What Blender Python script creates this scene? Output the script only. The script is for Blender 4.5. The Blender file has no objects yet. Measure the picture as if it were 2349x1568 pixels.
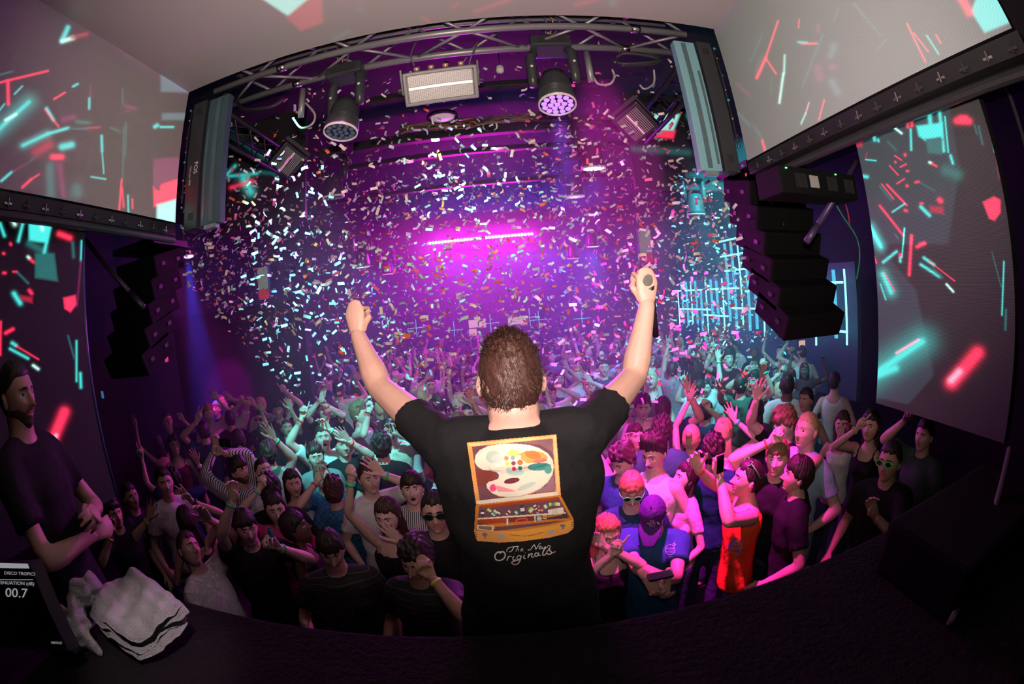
import bpy, bmesh, math, random
import numpy as np
from mathutils import Vector, Matrix
from mathutils.bvhtree import BVHTree
rnd = random.Random(11)
SC = bpy.context.scene
COL = SC.collection
PI = math.pi
# ---------------------------------------------------------------- camera model (16 mm equisolid fisheye, 36 mm sensor)
CAMZ = 3.05
FL = .21                                 # level of the dance floor
CAM = np.array([0.0, 0.0, CAMZ])
FPX = 1044.7
RM = np.array([[0.99611731, 0.01489535, 0.08676652], [-0.02235437, 0.99607534, 0.08563991], [-0.08515036, -0.08724701, 0.99254087]])
def ray(px, py):
    x = px-1174.5; y = 784.0-py; r = math.hypot(x, y)+1e-9; th = 2*math.asin(min(1, r/(2*FPX)))
    return RM @ np.array([math.sin(th)*x/r, math.cos(th), math.sin(th)*y/r])
def at(px, py, Y):                       # the point seen at this spot of the photo, Y metres ahead
    d = ray(px, py); return Vector(CAM+d*(Y/d[1]))
def at_x(px, py, X):
    d = ray(px, py); return Vector(CAM+d*(X/d[0]))
def at_z(px, py, Z):
    d = ray(px, py); return Vector(CAM+d*((Z-CAMZ)/d[2]))
def to_px(P):                            # (n,3) world -> photo pixels
    d = (np.asarray(P)-CAM) @ RM; d = d/np.linalg.norm(d, axis=1)[:, None]
    th = np.arccos(np.clip(d[:, 1], -1, 1)); h = np.hypot(d[:, 0], d[:, 2])+1e-9; r = 2*FPX*np.sin(th/2)
    return np.stack([1174.5+r*d[:, 0]/h, 784.0-r*d[:, 2]/h], 1)
# ---------------------------------------------------------------- materials
MATS = {}
def mat(name, col, rough=.6, metal=0., emis=None, es=0., spec=.5, bump=0., bscale=80., noise=0., nscale=8., sheen=0., trans=0.):
    if name in MATS: return MATS[name]
    m = bpy.data.materials.new(name); m.use_nodes = True; nt = m.node_tree; b = nt.nodes['Principled BSDF']
    b.inputs['Base Color'].default_value = (*col, 1); b.inputs['Roughness'].default_value = rough
    b.inputs['Metallic'].default_value = metal; b.inputs['Specular IOR Level'].default_value = spec
    if sheen: b.inputs['Sheen Weight'].default_value = sheen
    if trans: b.inputs['Transmission Weight'].default_value = trans
    if emis: b.inputs['Emission Color'].default_value = (*emis, 1); b.inputs['Emission Strength'].default_value = es
    if noise or bump:
        tc = nt.nodes.new('ShaderNodeTexCoord')
    if noise:
        n = nt.nodes.new('ShaderNodeTexNoise'); n.inputs['Scale'].default_value = nscale; n.inputs['Detail'].default_value = 4
        nt.links.new(tc.outputs['Object'], n.inputs['Vector'])
        mx = nt.nodes.new('ShaderNodeMix'); mx.data_type = 'RGBA'
        mx.inputs[6].default_value = (*[max(0, c*(1-noise)) for c in col], 1); mx.inputs[7].default_value = (*[min(1, c*(1+noise)) for c in col], 1)
        nt.links.new(n.outputs['Fac'], mx.inputs[0]); nt.links.new(mx.outputs[2], b.inputs['Base Color'])
    if bump:
        n = nt.nodes.new('ShaderNodeTexNoise'); n.inputs['Scale'].default_value = bscale; n.inputs['Detail'].default_value = 3
        nt.links.new(tc.outputs['Object'], n.inputs['Vector'])
        bp = nt.nodes.new('ShaderNodeBump'); bp.inputs['Strength'].default_value = bump; bp.inputs['Distance'].default_value = .02
        nt.links.new(n.outputs['Fac'], bp.inputs['Height']); nt.links.new(bp.outputs['Normal'], b.inputs['Normal'])
    MATS[name] = m; return m
def emit(name, col, s):
    return mat(name, (.02, .02, .02), emis=col, es=s)
# ---------------------------------------------------------------- object helpers
def tag(o, label=None, cat=None, group=None, kind=None):
    if label: o['label'] = label
    if cat: o['category'] = cat
    if group: o['group'] = group
    if kind: o['kind'] = kind
    return o
def link_mesh(name, me, mats, parent=None, mi=None, smooth=True, attrs=None):
    for m in (mats if isinstance(mats, (list, tuple)) else [mats]): me.materials.append(m)
    if mi is not None: me.polygons.foreach_set('material_index', np.asarray(mi, dtype=np.int32))
    me.polygons.foreach_set('use_smooth', np.full(len(me.polygons), smooth))
    o = bpy.data.objects.new(name, me); COL.objects.link(o)
    if parent is not None: o.parent = parent
    return o
def raw_mesh(name, V, F):
    me = bpy.data.meshes.new(name)
    V = np.asarray(V, dtype=np.float32)
    if isinstance(F, np.ndarray):
        k = F.shape[1]; me.vertices.add(len(V)); me.vertices.foreach_set('co', V.ravel())
        me.loops.add(F.size); me.loops.foreach_set('vertex_index', F.ravel().astype(np.int32))
        me.polygons.add(len(F)); me.polygons.foreach_set('loop_start', (np.arange(len(F))*k).astype(np.int32)); me.update(calc_edges=True)
    else:
        me.from_pydata([tuple(v) for v in V.tolist()], [], [tuple(f) for f in F]); me.update()
    return me
def obj(name, V, F, m, parent=None, mi=None, smooth=True):
    return link_mesh(name, raw_mesh(name, V, F), m, parent, mi, smooth)
def empty(name, loc, rz=0., label=None, cat=None, group=None):
    o = bpy.data.objects.new(name, None); COL.objects.link(o); o.location = loc; o.rotation_euler = (0, 0, rz); o.empty_display_size = .1
    return tag(o, label, cat, group)
class MB:                                # mesh builder: collects shapes into ONE mesh
    def __init__(s): s.V = []; s.F = []; s.M = []
    def add(s, V, F, mi=0):
        n = len(s.V); s.V += [tuple(v) for v in V]; s.F += [tuple(i+n for i in f) for f in F]; s.M += [mi]*len(F); return s
    def box(s, c, size, R=None, mi=0, bev=0.):
        c = Vector(c); hx, hy, hz = [k/2 for k in size]
        if bev:
            bm = bmesh.new(); bmesh.ops.create_cube(bm, size=1); bmesh.ops.scale(bm, vec=size, verts=bm.verts)
            bmesh.ops.bevel(bm, geom=bm.edges[:], offset=bev, segments=2, affect='EDGES', profile=.6)
            bm.verts.index_update(); V = [v.co.copy() for v in bm.verts]; F = [[v.index for v in f.verts] for f in bm.faces]; bm.free()
        else:
            V = [Vector((x*hx, y*hy, z*hz)) for x in (-1, 1) for y in (-1, 1) for z in (-1, 1)]
            F = [(0, 1, 3, 2), (4, 6, 7, 5), (0, 4, 5, 1), (2, 3, 7, 6), (0, 2, 6, 4), (1, 5, 7, 3)]
        if R is not None: V = [R @ v for v in V]
        return s.add([v+c for v in V], F, mi)
    def tube(s, pts, r, n=8, mi=0, cap=True):
        pts = [Vector(p) for p in pts]; rs = r if isinstance(r, (list, tuple)) else [r]*len(pts)
        V = []; F = []; up = None
        for i, p in enumerate(pts):
            t = (pts[min(i+1, len(pts)-1)]-pts[max(i-1, 0)]).normalized()
            if up is None: up = t.orthogonal().normalized()
            up = (up-t*up.dot(t)).normalized(); w = t.cross(up)
            for k in range(n):
                a = 2*PI*k/n; V.append(p+(up*math.cos(a)+w*math.sin(a))*rs[i])
        for i in range(len(pts)-1):
            for k in range(n):
                a = i*n+k; b = i*n+(k+1) % n; F.append((a, b, b+n, a+n))
        if cap: F.append(tuple(range(n-1, -1, -1))); F.append(tuple(range((len(pts)-1)*n, len(pts)*n)))
        return s.add(V, F, mi)
    def lathe(s, prof, n=24, O=(0, 0, 0), R=None, mi=0):   # prof = [(r,z)]
        V = []; F = []; O = Vector(O)
        for r, z in prof:
            for k in range(n):
                a = 2*PI*k/n; v = Vector((r*math.cos(a), r*math.sin(a), z)); V.append((R @ v if R is not None else v)+O)
        for i in range(len(prof)-1):
            for k in range(n): F.append((i*n+k, i*n+(k+1) % n, (i+1)*n+(k+1) % n, (i+1)*n+k))
        F.append(tuple(range(n-1, -1, -1))); F.append(tuple(range((len(prof)-1)*n, len(prof)*n)))
        return s.add(V, F, mi)
    def build(s, name, m, parent=None, smooth=False):
        return obj(name, s.V, s.F, m, parent, s.M, smooth)
def smooth_path(P, n=6):
    P = [Vector(p) for p in P]; out = []
    Q = [P[0]]+P+[P[-1]]
    for i in range(1, len(Q)-2):
        for k in range(n):
            t = k/n; a, b, c, d = Q[i-1], Q[i], Q[i+1], Q[i+2]
            out.append(.5*((2*b)+(c-a)*t+(2*a-5*b+4*c-d)*t*t+(3*b-a-3*c+d)*t**3))
    out.append(P[-1]); return out
def look(d, up=(0, 0, 1)):               # rotation matrix whose Z axis points along d
    d = Vector(d).normalized(); up = Vector(up)
    x = up.cross(d)
    if x.length < 1e-4: x = Vector((1, 0, 0))
    x.normalize(); y = d.cross(x); return Matrix((x, y, d)).transposed()
def text_mesh(txt, size, depth=0., font_shear=0., align='CENTER'):
    cu = bpy.data.curves.new('t', 'FONT'); cu.body = txt; cu.size = size; cu.extrude = depth; cu.shear = font_shear; cu.align_x = align; cu.resolution_u = 3
    o = bpy.data.objects.new('t', cu); COL.objects.link(o); dg = bpy.context.evaluated_depsgraph_get(); dg.update()
    me = bpy.data.meshes.new_from_object(o.evaluated_get(dg)); V = [v.co.copy() for v in me.vertices]; F = [tuple(p.vertices) for p in me.polygons]
    bpy.data.objects.remove(o); bpy.data.curves.remove(cu); bpy.data.meshes.remove(me); return V, F
# ---------------------------------------------------------------- people
def capsule_path(P, R, n=10, ry=None, side=None, caps=True):
    """closed loft through points P; R radii; ry optional second radii with side = fixed sideways axis"""
    P = [np.array(p, float) for p in P]; R = list(R); RY = list(ry) if ry is not None else R[:]
    if caps:                              # rounded ends
        def ext(p, q, r, r2):
            d = (p-q); d = d/(np.linalg.norm(d)+1e-9)
            return [(p+d*r*.95, r*.25, r2*.25), (p+d*r*.7, r*.7, r2*.7)]
        e0 = ext(P[0], P[1], R[0], RY[0]); e1 = ext(P[-1], P[-2], R[-1], RY[-1])
        P = [e[0] for e in e0]+P+[e[0] for e in e1[::-1]]; R = [e[1] for e in e0]+R+[e[1] for e in e1[::-1]]; RY = [e[2] for e in e0]+RY+[e[2] for e in e1[::-1]]
    V = []; F = []; up = None
    for i, p in enumerate(P):
        t = P[min(i+1, len(P)-1)]-P[max(i-1, 0)]; t = t/(np.linalg.norm(t)+1e-9)
        if side is not None: w = np.array(side, float)
        else:
            if up is None:
                a = np.array([0, 0, 1.]) if abs(t[2]) < .9 else np.array([1., 0, 0]); up = a
            w = up
        w = w-t*w.dot(t); w = w/(np.linalg.norm(w)+1e-9); up = w; u = np.cross(t, w)
        for k in range(n):
            a = 2*PI*k/n; V.append(p+w*math.cos(a)*R[i]+u*math.sin(a)*RY[i])
    m = len(P)
    for i in range(m-1):
        for k in range(n):
            a = i*n+k; b = i*n+(k+1) % n; F.append((a, b, b+n, a+n))
    F.append(tuple(range(n-1, -1, -1))); F.append(tuple(range((m-1)*n, m*n)))
    return np.array(V), F
def merge(parts):
    V = []; F = []; n = 0
    for v, f in parts:
        V.append(v); F += [tuple(i+n for i in q) for q in f]; n += len(v)
    return np.vstack(V), F
def remesh_batch(jobs):
    """jobs: list of (V, F, voxel, smooth iterations) -> list of (V, F quads array): one continuous skin each"""
    obs = []
    for V, F, vx, it in jobs:
        o = bpy.data.objects.new('tmp', raw_mesh('tmp', V, F)); COL.objects.link(o)
        m = o.modifiers.new('r', 'REMESH'); m.mode = 'VOXEL'; m.voxel_size = vx
        if it: s = o.modifiers.new('s', 'SMOOTH'); s.factor = .5; s.iterations = it
        obs.append(o)
    dg = bpy.context.evaluated_depsgraph_get(); dg.update(); out = []
    for o in obs:
        me = o.evaluated_get(dg).to_mesh()
        V = np.empty(len(me.vertices)*3, np.float32); me.vertices.foreach_get('co', V)
        F = np.empty(len(me.loops), np.int32); me.loops.foreach_get('vertex_index', F)
        out.append((V.reshape(-1, 3).astype(float), F.reshape(-1, 4)))
        o.evaluated_get(dg).to_mesh_clear()
    for o in obs:
        d = o.data; bpy.data.objects.remove(o); bpy.data.meshes.remove(d)
    return out
# ---- head: face toward +Y, z up, centre of the skull region at the origin (chin -.118, crown +.118)
def g(x, s): return np.exp(-(x/s)**2)
def head_grid(nu, nv, mouth=0., style=0):
    t = np.arange(nu)/nu*2*PI; t = np.where(t > PI, t-2*PI, t); a = t-.42*np.sin(t)
    th = (np.arange(nv)+.5)/nv*PI; th = th+.10*np.sin(2*th)
    A, T = np.meshgrid(a, th); sx = np.sin(A)*np.sin(T)**.9; sy = np.cos(A)*np.sin(T)**.9; sz = np.cos(T)
    tl = np.clip(-sz, 0, 1); x = .0745*sx*(1-.33*tl**1.5); x *= 1+.03*g(sz-.15, .3)
    y = np.where(sy > 0, .086*sy*(1-.04*tl), .102*sy*(1-.50*tl**1.2)); z = .118*sz
    fr = np.clip(sy, 0, 1)**.5*(sy > 0)
    z = z-.006*fr*g(sz+.8, .3)
    y = y+.014*fr*g(x, .028)*g(z+.098, .022)                                   # chin
    y = y+fr*.006*g(z-.030, .012)*(g(x, .055))                                 # brow ridge
    y = y-fr*.011*(g(x-.031, .017)+g(x+.031, .017))*g(z-.006, .015)            # eye sockets
    y = y+fr*.005*(g(x-.031, .010)+g(x+.031, .010))*g(z-.006, .008)            # eyeballs
    ramp = np.clip((.018-z)/.046, 0, 1)*np.where(z < -.030, np.clip((z+.044)/.014, 0, 1), 1)
    y = y+fr*(.025*ramp*g(x, .0105)+.010*g(x, .018)*g(z+.032, .009))           # nose + wings
    y = y+fr*.004*(g(x-.042, .02)+g(x+.042, .02))*g(z+.022, .02)               # cheeks
    y = y+fr*g(x, .022)*(.0055*g(z+.053, .005)+.0065*g(z+.066+mouth*.008, .006)-.004*g(z+.0595, .003)-mouth*.016*g(z+.060, .008))
    y = y-fr*.004*g(x, .03)*g(z+.080, .006)
    V = np.stack([x, y, z], -1).reshape(-1, 3)
    idx = np.arange(nu*nv).reshape(nv, nu); nx = np.roll(idx, -1, 1)
    F = np.stack([idx[:-1], idx[1:], nx[1:], nx[:-1]], -1).reshape(-1, 4)[:, ::-1]
    V = np.vstack([V, [[0, V[idx[0], 1].mean(), .1185], [0, V[idx[-1], 1].mean(), -.1185]]])
    top = [(idx[0, k], nx[0, k], nu*nv) for k in range(nu)]; bt = [(nx[-1, k], idx[-1, k], nu*nv+1) for k in range(nu)]
    C = V[F].mean(1); cx, cy, cz = np.abs(C[:, 0]), C[:, 1], C[:, 2]; f = cy > .03
    M = np.zeros(len(F), int)
    brow = f & (cx > .013) & (cx < .048) & (np.abs(cz-(.0265-.20*np.maximum(cx-.034, 0)+.0*cx)) < .0038); M[brow] = 1
    ex = (cx-.031)/.0135; ez = (cz-.005)/.0055; M[f & (ex**2+ez**2 < 1)] = 2
    M[f & (((cx-.031)/.0058)**2+((cz-.0055)/.0056)**2 < 1)] = 3
    M[f & ((cx/.026)**2+((cz+.058+mouth*.006)/(.0085+.006*mouth))**2 < 1)] = 4
    if mouth > 0: M[f & ((cx/.017)**2+((cz+.061)/(.012*mouth))**2 < 1)] = 5
    if style == 1:                                                             # beard and moustache
        b = (cz < -.040-.03*np.clip((.05-cx)/.05, 0, 1)) & (cy > -.005) & (M == 0); b |= (np.abs(cz+.047) < .0045) & (cx < .028) & f & (M == 0); M[b] = 6
    M = list(M)+[0]*(2*nu)
    Fl = [tuple(q) for q in F.tolist()]+top+bt
    # ears
    for sgn in (-1, 1):
        n0 = len(V); e = []
        for i in range(5):
            for k in range(8):
                ph = PI*(i+.5)/5; al = 2*PI*k/8
                e.append((sgn*(.0745+.011*math.cos(ph)+.006*(math.sin(al) < -.1)*0), -.010+.017*math.sin(ph)*math.cos(al)-.4*(.011*math.cos(ph)), -.004+.031*math.sin(ph)*math.sin(al)))
        V = np.vstack([V, e])
        for i in range(4):
            for k in range(8): Fl.append((n0+i*8+k, n0+i*8+(k+1) % 8, n0+(i+1)*8+(k+1) % 8, n0+(i+1)*8+k)); M.append(0)
        Fl.append(tuple(n0+k for k in range(8))); M.append(0); Fl.append(tuple(n0+32+k for k in range(8))); M.append(0)
    return V, Fl, M
HEADS = {}
def head(lod, mouth, beard):
    k = (lod, mouth, beard)
    if k not in HEADS: HEADS[k] = head_grid(*((72, 60) if lod else (40, 34)), mouth=mouth, style=1 if beard else 0)
    return HEADS[k]
def hair_mesh(style, lod, seed):
    """closed cap around the skull; everything below the hairline is tucked inside the head"""
    nu, nv = (84, 60) if lod else (36, 28)
    r = np.random.RandomState(seed); u = np.arange(nu)/nu*2*PI; th = (np.arange(nv)+.5)/nv*PI
    A, T = np.meshgrid(u, th); sx = np.sin(A)*np.sin(T)**.9; sy = np.cos(A)*np.sin(T)**.9; sz = np.cos(T)
    tl = np.clip(-sz, 0, 1); bx = .0745*sx*(1-.33*tl**1.5); by = np.where(sy > 0, .086*sy, .102*sy*(1-.5*tl**1.2)); bz = .118*sz
    th0, top = dict(short=(.007, .013), buzz=(.003, .004), curly=(.014, .030), fringe=(.013, .018), long=(.014, .016), bald=(.001, .001), quiff=(.007, .034), bun=(.010, .014), cap=(.010, .012), fade=(.003, .008))[style]
    hf = {'fringe': .036, 'curly': .052, 'quiff': .062, 'cap': .032, 'short': .066, 'fade': .066}.get(style, .060)          # hairline height at the front
    line = np.where(sy > 0, -.010+(hf+.010)*np.clip(sy*1.7, 0, 1)**1.2, -.010-.070*np.clip(-sy*1.6, 0, 1))
    if style in ('long', 'bun'): line = np.where(sy > 0.15, line, -.09)
    line = line+(.005*np.sin(A*7+seed)+.004*np.sin(A*17+seed*2))*(style not in ('cap', 'fade'))+.020*g(A-.75*PI/2, .28)*(sy > 0)*0
    m = 1/(1+np.exp(-(bz-line)/.004)); th0 = th0*np.clip((bz-line)/.03, .25, 1)
    th_ = th0+(top-th0)*np.clip(sz*1.3, 0, 1)
    k = {'curly': (9, .010), 'quiff': (7, .008), 'short': (12, .0028), 'fringe': (10, .004), 'long': (11, .006), 'fade': (14, .003)}.get(style, (10, .0015))
    nz = np.zeros_like(sx)
    for q in range(7):
        w = r.randn(3); w = w/np.linalg.norm(w)*k[0]*(1+.35*q); nz += np.sin(sx*w[0]+sy*w[1]+sz*w[2]+r.rand()*6)/7*2
    if style in ('fringe', 'long', 'short', 'quiff'): nz = nz*.6+.5*np.sin(A*26+sz*3+r.rand()*5)
    off = th_+k[1]*nz; s = 1+off/.09
    if style == 'quiff': bz2 = bz+.022*np.clip(sy, 0, 1)*np.clip(sz, 0, 1)*2; bz = np.where(m > .5, bz2, bz)
    if style == 'fringe': s = s+.05*(sy > .3)*(sz > 0)
    f = m*s+(1-m)*.90
    V = np.stack([bx*f, by*f, bz*f], -1).reshape(-1, 3); idx = np.arange(nu*nv).reshape(nv, nu); nx = np.roll(idx, -1, 1)
    F = np.stack([idx[:-1], idx[1:], nx[1:], nx[:-1]], -1).reshape(-1, 4)[:, ::-1].tolist()
    F = [tuple(q) for q in F]+[tuple(idx[0]), tuple(idx[-1][::-1])]
    if style == 'long':
        P = [(0, -.035, .03), (0, -.062, -.06), (0, -.072, -.15), (0, -.070, -.25), (0, -.060, -.33)]
        v2, f2 = capsule_path(P, [.075, .088, .094, .088, .050], 18, ry=[.035, .040, .040, .034, .02], side=(1, 0, 0)); n = len(V)
        v2 = v2+.004*np.sin(v2[:, :1]*160+r.rand()*6)*np.array([[0, 1, 0]])
        V = np.vstack([V, v2]); F += [tuple(i+n for i in q) for q in f2]
    if style == 'bun':
        v2, f2 = capsule_path([(0, -.09, .08), (0, -.12, .10)], [.03, .032], 10); n = len(V); V = np.vstack([V, v2]); F += [tuple(i+n for i in q) for q in f2]
    if style == 'cap':
        v2, f2 = capsule_path([(0, .070, .045), (0, .110, .045), (0, .160, .036)], [.066, .070, .052], 14, ry=[.005, .005, .004], side=(1, 0, 0)); n = len(V)
        V = np.vstack([V, v2]); F += [tuple(i+n for i in q) for q in f2]
    return V, F
# ---- hands: right hand, wrist at origin, fingers +Y, back of the hand +Z, thumb on -X
def make_hand_raw(pose, k=1.0):
    parts = [capsule_path([(0, -.035, 0), (0, .0, 0), (-.002, .035, .002), (0, .075, .002), (.0, .092, .0)], [.025, .026, .036, .041, .037], 12, ry=[.019, .018, .018, .015, .012], side=(1, 0, 0))]
    parts.append(capsule_path([(-.018, .018, -.008), (-.030, .040, -.010)], [.017, .014], 8))
    fx = [-.031, -.0105, .0105, .030]; fy = [.088, .094, .090, .080]; L = [(.042, .026, .021), (.046, .029, .022), (.043, .027, .021), (.034, .021, .018)]
    cu = {'open': [(5, 8, 6)]*4, 'relax': [(22, 30, 18), (28, 36, 20), (34, 40, 22), (40, 44, 24)], 'fist': [(82, 98, 62)]*4, 'point': [(4, 6, 4)]+[(80, 95, 60)]*3,
          'peace': [(2, 4, 3), (2, 4, 3), (80, 95, 60), (80, 95, 60)], 'hold': [(48, 55, 30)]*4, 'claw': [(10, 38, 30)]*4, 'mic': [(62, 72, 46)]*4}[pose]
    sp = {'open': [-11, -3, 5, 15], 'peace': [-12, 9, 4, 8], 'claw': [-12, -4, 5, 14]}.get(pose, [-4, -1, 2, 6])
    for i in range(4):
        p = np.array([fx[i], fy[i], 0.]); a = 0.; s = math.radians(sp[i]); P = [p.copy()]
        for j in range(3):
            a += math.radians(cu[i][j]); d = np.array([math.sin(s)*math.cos(a), math.cos(s)*math.cos(a), -math.sin(a)]); p = p+d*L[i][j]; P.append(p.copy())
        rr = .0088 if i < 3 else .0076
        parts.append(capsule_path(P, [rr*1.05, rr*1.0, rr*.93, rr*.78], 8, side=(1, 0, .02)))
    T = {'open': [(-.027, .030, -.006), (-.055, .058, -.010), (-.072, .085, -.010), (-.080, .105, -.008)], 'claw': [(-.027, .030, -.006), (-.055, .055, -.014), (-.070, .080, -.022), (-.074, .10, -.030)]}.get(pose)
    if T is None: T = {'fist': [(-.026, .028, -.008), (-.043, .056, -.022), (-.028, .076, -.040), (-.004, .080, -.046)], 'hold': [(-.026, .03, -.01), (-.042, .058, -.030), (-.038, .088, -.042), (-.030, .105, -.044)]}.get(pose, [(-.026, .028, -.008), (-.045, .056, -.018), (-.036, .080, -.034), (-.016, .090, -.040)])
    parts.append(capsule_path(T, [.0135, .0115, .0105, .0085], 8))
    V, F = merge(parts); return V*k, F
def skeleton_arm(S, W, up=.295, lo=.262, hint=(0, -.3, -1.)):
    S = np.array(S, float); W = np.array(W, float); d = W-S; L = np.linalg.norm(d)
    mx = (up+lo)*.985
    if L > mx: W = S+d/L*mx; d = W-S; L = mx
    if L < .12: W = S+d/(L+1e-6)*.12; d = W-S; L = .12
    a = (up*up-lo*lo+L*L)/(2*L); h = math.sqrt(max(0, up*up-a*a)); n = d/L
    q = np.array(hint, float); q = q-n*q.dot(n); q = q/(np.linalg.norm(q)+1e-9)
    return S+n*a+q*h, W
HAND_POSES = ['open', 'relax', 'fist', 'point', 'peace', 'hold', 'claw', 'mic']
res = remesh_batch([(*make_hand_raw(p), .0052, 2) for p in HAND_POSES]+[(*make_hand_raw(p), .0030, 3) for p in ('fist', 'mic')])
HANDS = {p: r for p, r in zip(HAND_POSES, res)}; HANDS['fist_fine'] = res[-2]; HANDS['mic_fine'] = res[-1]
def place_hand(pose, W, fd, back, left, k=1.0):
    """wrist W, finger direction fd, direction of the back of the hand; left mirrors"""
    V, F = HANDS[pose]; V = V.copy()*k
    if left: V[:, 0] *= -1; F = F[:, ::-1]
    fd = np.array(fd, float); fd /= np.linalg.norm(fd); b = np.array(back, float); b = b-fd*b.dot(fd); b /= (np.linalg.norm(b)+1e-9); x = np.cross(fd, b)
    return V @ np.stack([x, fd, b])+np.array(W), F
PERSON_JOBS = []
def rotz(a): c, s = math.cos(a), math.sin(a); return np.array([[c, -s, 0], [s, c, 0], [0, 0, 1.]])
def rotx(a): c, s = math.cos(a), math.sin(a); return np.array([[1, 0, 0], [0, c, -s], [0, s, c]])
def roty(a): c, s = math.cos(a), math.sin(a); return np.array([[c, 0, s], [0, 1, 0], [-s, 0, c]])
def person(head_w, yaw, arms, shirt=('tee', 'black'), hair=('short', 'dark'), skin=1, label='', group=None, height=1.62, hyaw=0, hpitch=0, hroll=0, mouth=0., beard=False, lod=1, female=False, lean=None, cat='person', floor=.21, band=(), glasses=None, wide=1., hs=1., pants='jeans', shinf=.013, neck=1., vox=None, svox=None, shrug=0.):
    """head_w: world head centre. yaw: direction the chest faces (0 = +Y, away from the camera; 180 = toward it), degrees.
       arms: [(side, world hand position or None, hand pose, opts)]"""
    head_w = np.array(head_w, float); y = math.radians(yaw); Rb = rotz(y)
    s = (head_w[2]-floor)/1.62; s = max(.8, min(1.12, s)); kw = wide*(.90 if female else 1.)
    base = np.array([head_w[0], head_w[1], floor]); lean = np.array(lean if lean is not None else (0, 0)); base[:2] -= lean
    def L2W(P): return (np.asarray(P, float)*np.array([s, s, s])) @ Rb.T+base
    def bend(z): return np.array([0, 0, 0.])+np.append(lean, 0)*max(0, (z-.95)/.67)**1.1
    def ring(z, dy=0., dx=0.): return L2W((dx, dy, z))+bend(z)
    side = Rb @ np.array([1, 0, 0.])
    zs = [.84, .94, 1.05, 1.16, 1.28, 1.36, 1.415, 1.45, 1.48, 1.52, 1.57]
    rx = [.150, .160, .138, .145, .165, .172, .150, .105, .068, .056, .054]; ry = [.105, .112, .095, .100, .112, .108, .092, .074, .060, .056, .056]
    if female: rx = [.155, .160, .118, .126, .145, .148, .130, .085, .052, .045, .044]; ry = [.105, .115, .085, .095, .118, .105, .085, .065, .050, .047, .047]
    zs = [z+shrug*min(1, max(0, (z-1.2)/.2))*(z < 1.5) for z in zs]
    dy = [0, 0, .005, .005, .005, -.005, -.015, -.018, -.015, -.008, 0]
    def torso(infl=0., z0=0, z1=11, n=18, flare=0.):
        P = [ring(zs[i], dy[i]) for i in range(z0, z1)]
        rr = [(rx[i]*kw+infl+(flare if i == z0 else 0))*s for i in range(z0, z1)]; r2 = [(ry[i]*(.5+.5*kw)+infl+(flare*.6 if i == z0 else 0))*s for i in range(z0, z1)]
        return capsule_path(P, rr, n, ry=r2, side=side, caps=False)
    parts = [torso()]; shp = []; hands = []
    ak = .80 if female else 1.
    wr = []; sj = []
    for sd in (-1, 1):
        spec = next((a for a in arms if a[0] == sd), None)
        opt = spec[3] if spec and len(spec) > 3 else {}
        hw = np.array(spec[1], float) if spec and spec[1] is not None else None
        raised = hw is not None and hw[2] > head_w[2]-.25
        S0 = (sd*(.150 if raised else .165)*kw, -.01, (1.43 if raised else 1.395)+shrug); S = L2W(S0)+bend(S0[2])
        if hw is None: hw = L2W((sd*(.22+.05*rnd.random()), .12+.08*rnd.random(), .95+.12*rnd.random())); pose = 'relax'; hint = Rb @ np.array([sd*.5, -1, -.3])
        else: pose = spec[2]; hint = Rb @ np.array([sd*.9, opt.get('hy', .1), opt.get('hz', -.7)])
        if 'elbow' in opt: E = np.array(opt['elbow'], float); W = hw
        else: E, W = skeleton_arm(S, hw, .295*s, .262*s, hint)
        bulge = opt.get('bulge', 1.)*ak*s
        A = S*.94+np.append(base[:2]+bend(1.3)[:2], S[2])*.06
        fdir = W-E; fdir = fdir/np.linalg.norm(fdir)
        parts.append(capsule_path([A, S*.6+E*.4, S*.25+E*.75, E], [r*bulge for r in (.056, .049, .043, .040)], 10))
        parts.append(capsule_path([E, E*.75+W*.25, E*.4+W*.6, W], [r*bulge for r in (.040, .044, .034, .0265)], 10))
        fd = np.array(opt['fd'], float) if 'fd' in opt else fdir*.8+np.array([0, 0, .5])*(1 if raised else 0)
        back = opt.get('back'); back = np.array(back, float) if back is not None else (np.array([head_w[0]*.1, 1., -.1]) if raised else Rb @ np.array([sd*.6, .8, .4]))
        if pose in HANDS: hands.append(place_hand(pose, W, fd, back, left=(sd == -1), k=.98*s*hs*(.88 if female else 1.)))
        wr.append((sd, E, W, fdir)); sj.append((sd, S))
        stl = shirt[0]
        if stl in ('tee', 'long', 'jersey'):
            f = opt.get('sf', .62) if stl != 'long' else .97
            Q = S+(E-S)*f; shp.append(capsule_path([A, S*.8+Q*.2, Q*.7+S*.3, Q], [r*s*ak*opt.get('sr', 1.) for r in (.078, .074, .067, .072)], 12, caps=False))
            if stl == 'long': shp.append(capsule_path([Q, E, E*.5+W*.5, E*.15+W*.85], [r*s*ak for r in (.06, .054, .048, .04)], 10, caps=False))
    for sd in (-1, 1):                    # legs and feet
        parts.append(capsule_path([ring(.84, 0, sd*.085), ring(.48, .01, sd*.10), ring(.30, -.01, sd*.105), ring(.07, -.02, sd*.105)], [.082*s, .055*s, .052*s, .036*s], 10))
        parts.append(capsule_path([ring(.035, -.03, sd*.105), ring(.035, .15, sd*.11)], [.034*s, .030*s], 8, caps=True))
    # neck to head
    Hw = head_w; hr = rotz(y+math.radians(hyaw)) @ rotx(math.radians(hpitch)) @ roty(math.radians(hroll))
    nb = ring(1.47, -.014); nt = Hw+hr @ np.array([0, -.020, -.055])
    parts.append(capsule_path([nb, nb*.5+nt*.5, nt], [r*s*(.84 if female else 1.)*(.5+.5*kw)*neck for r in (.062, .056, .056)], 12))
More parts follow.
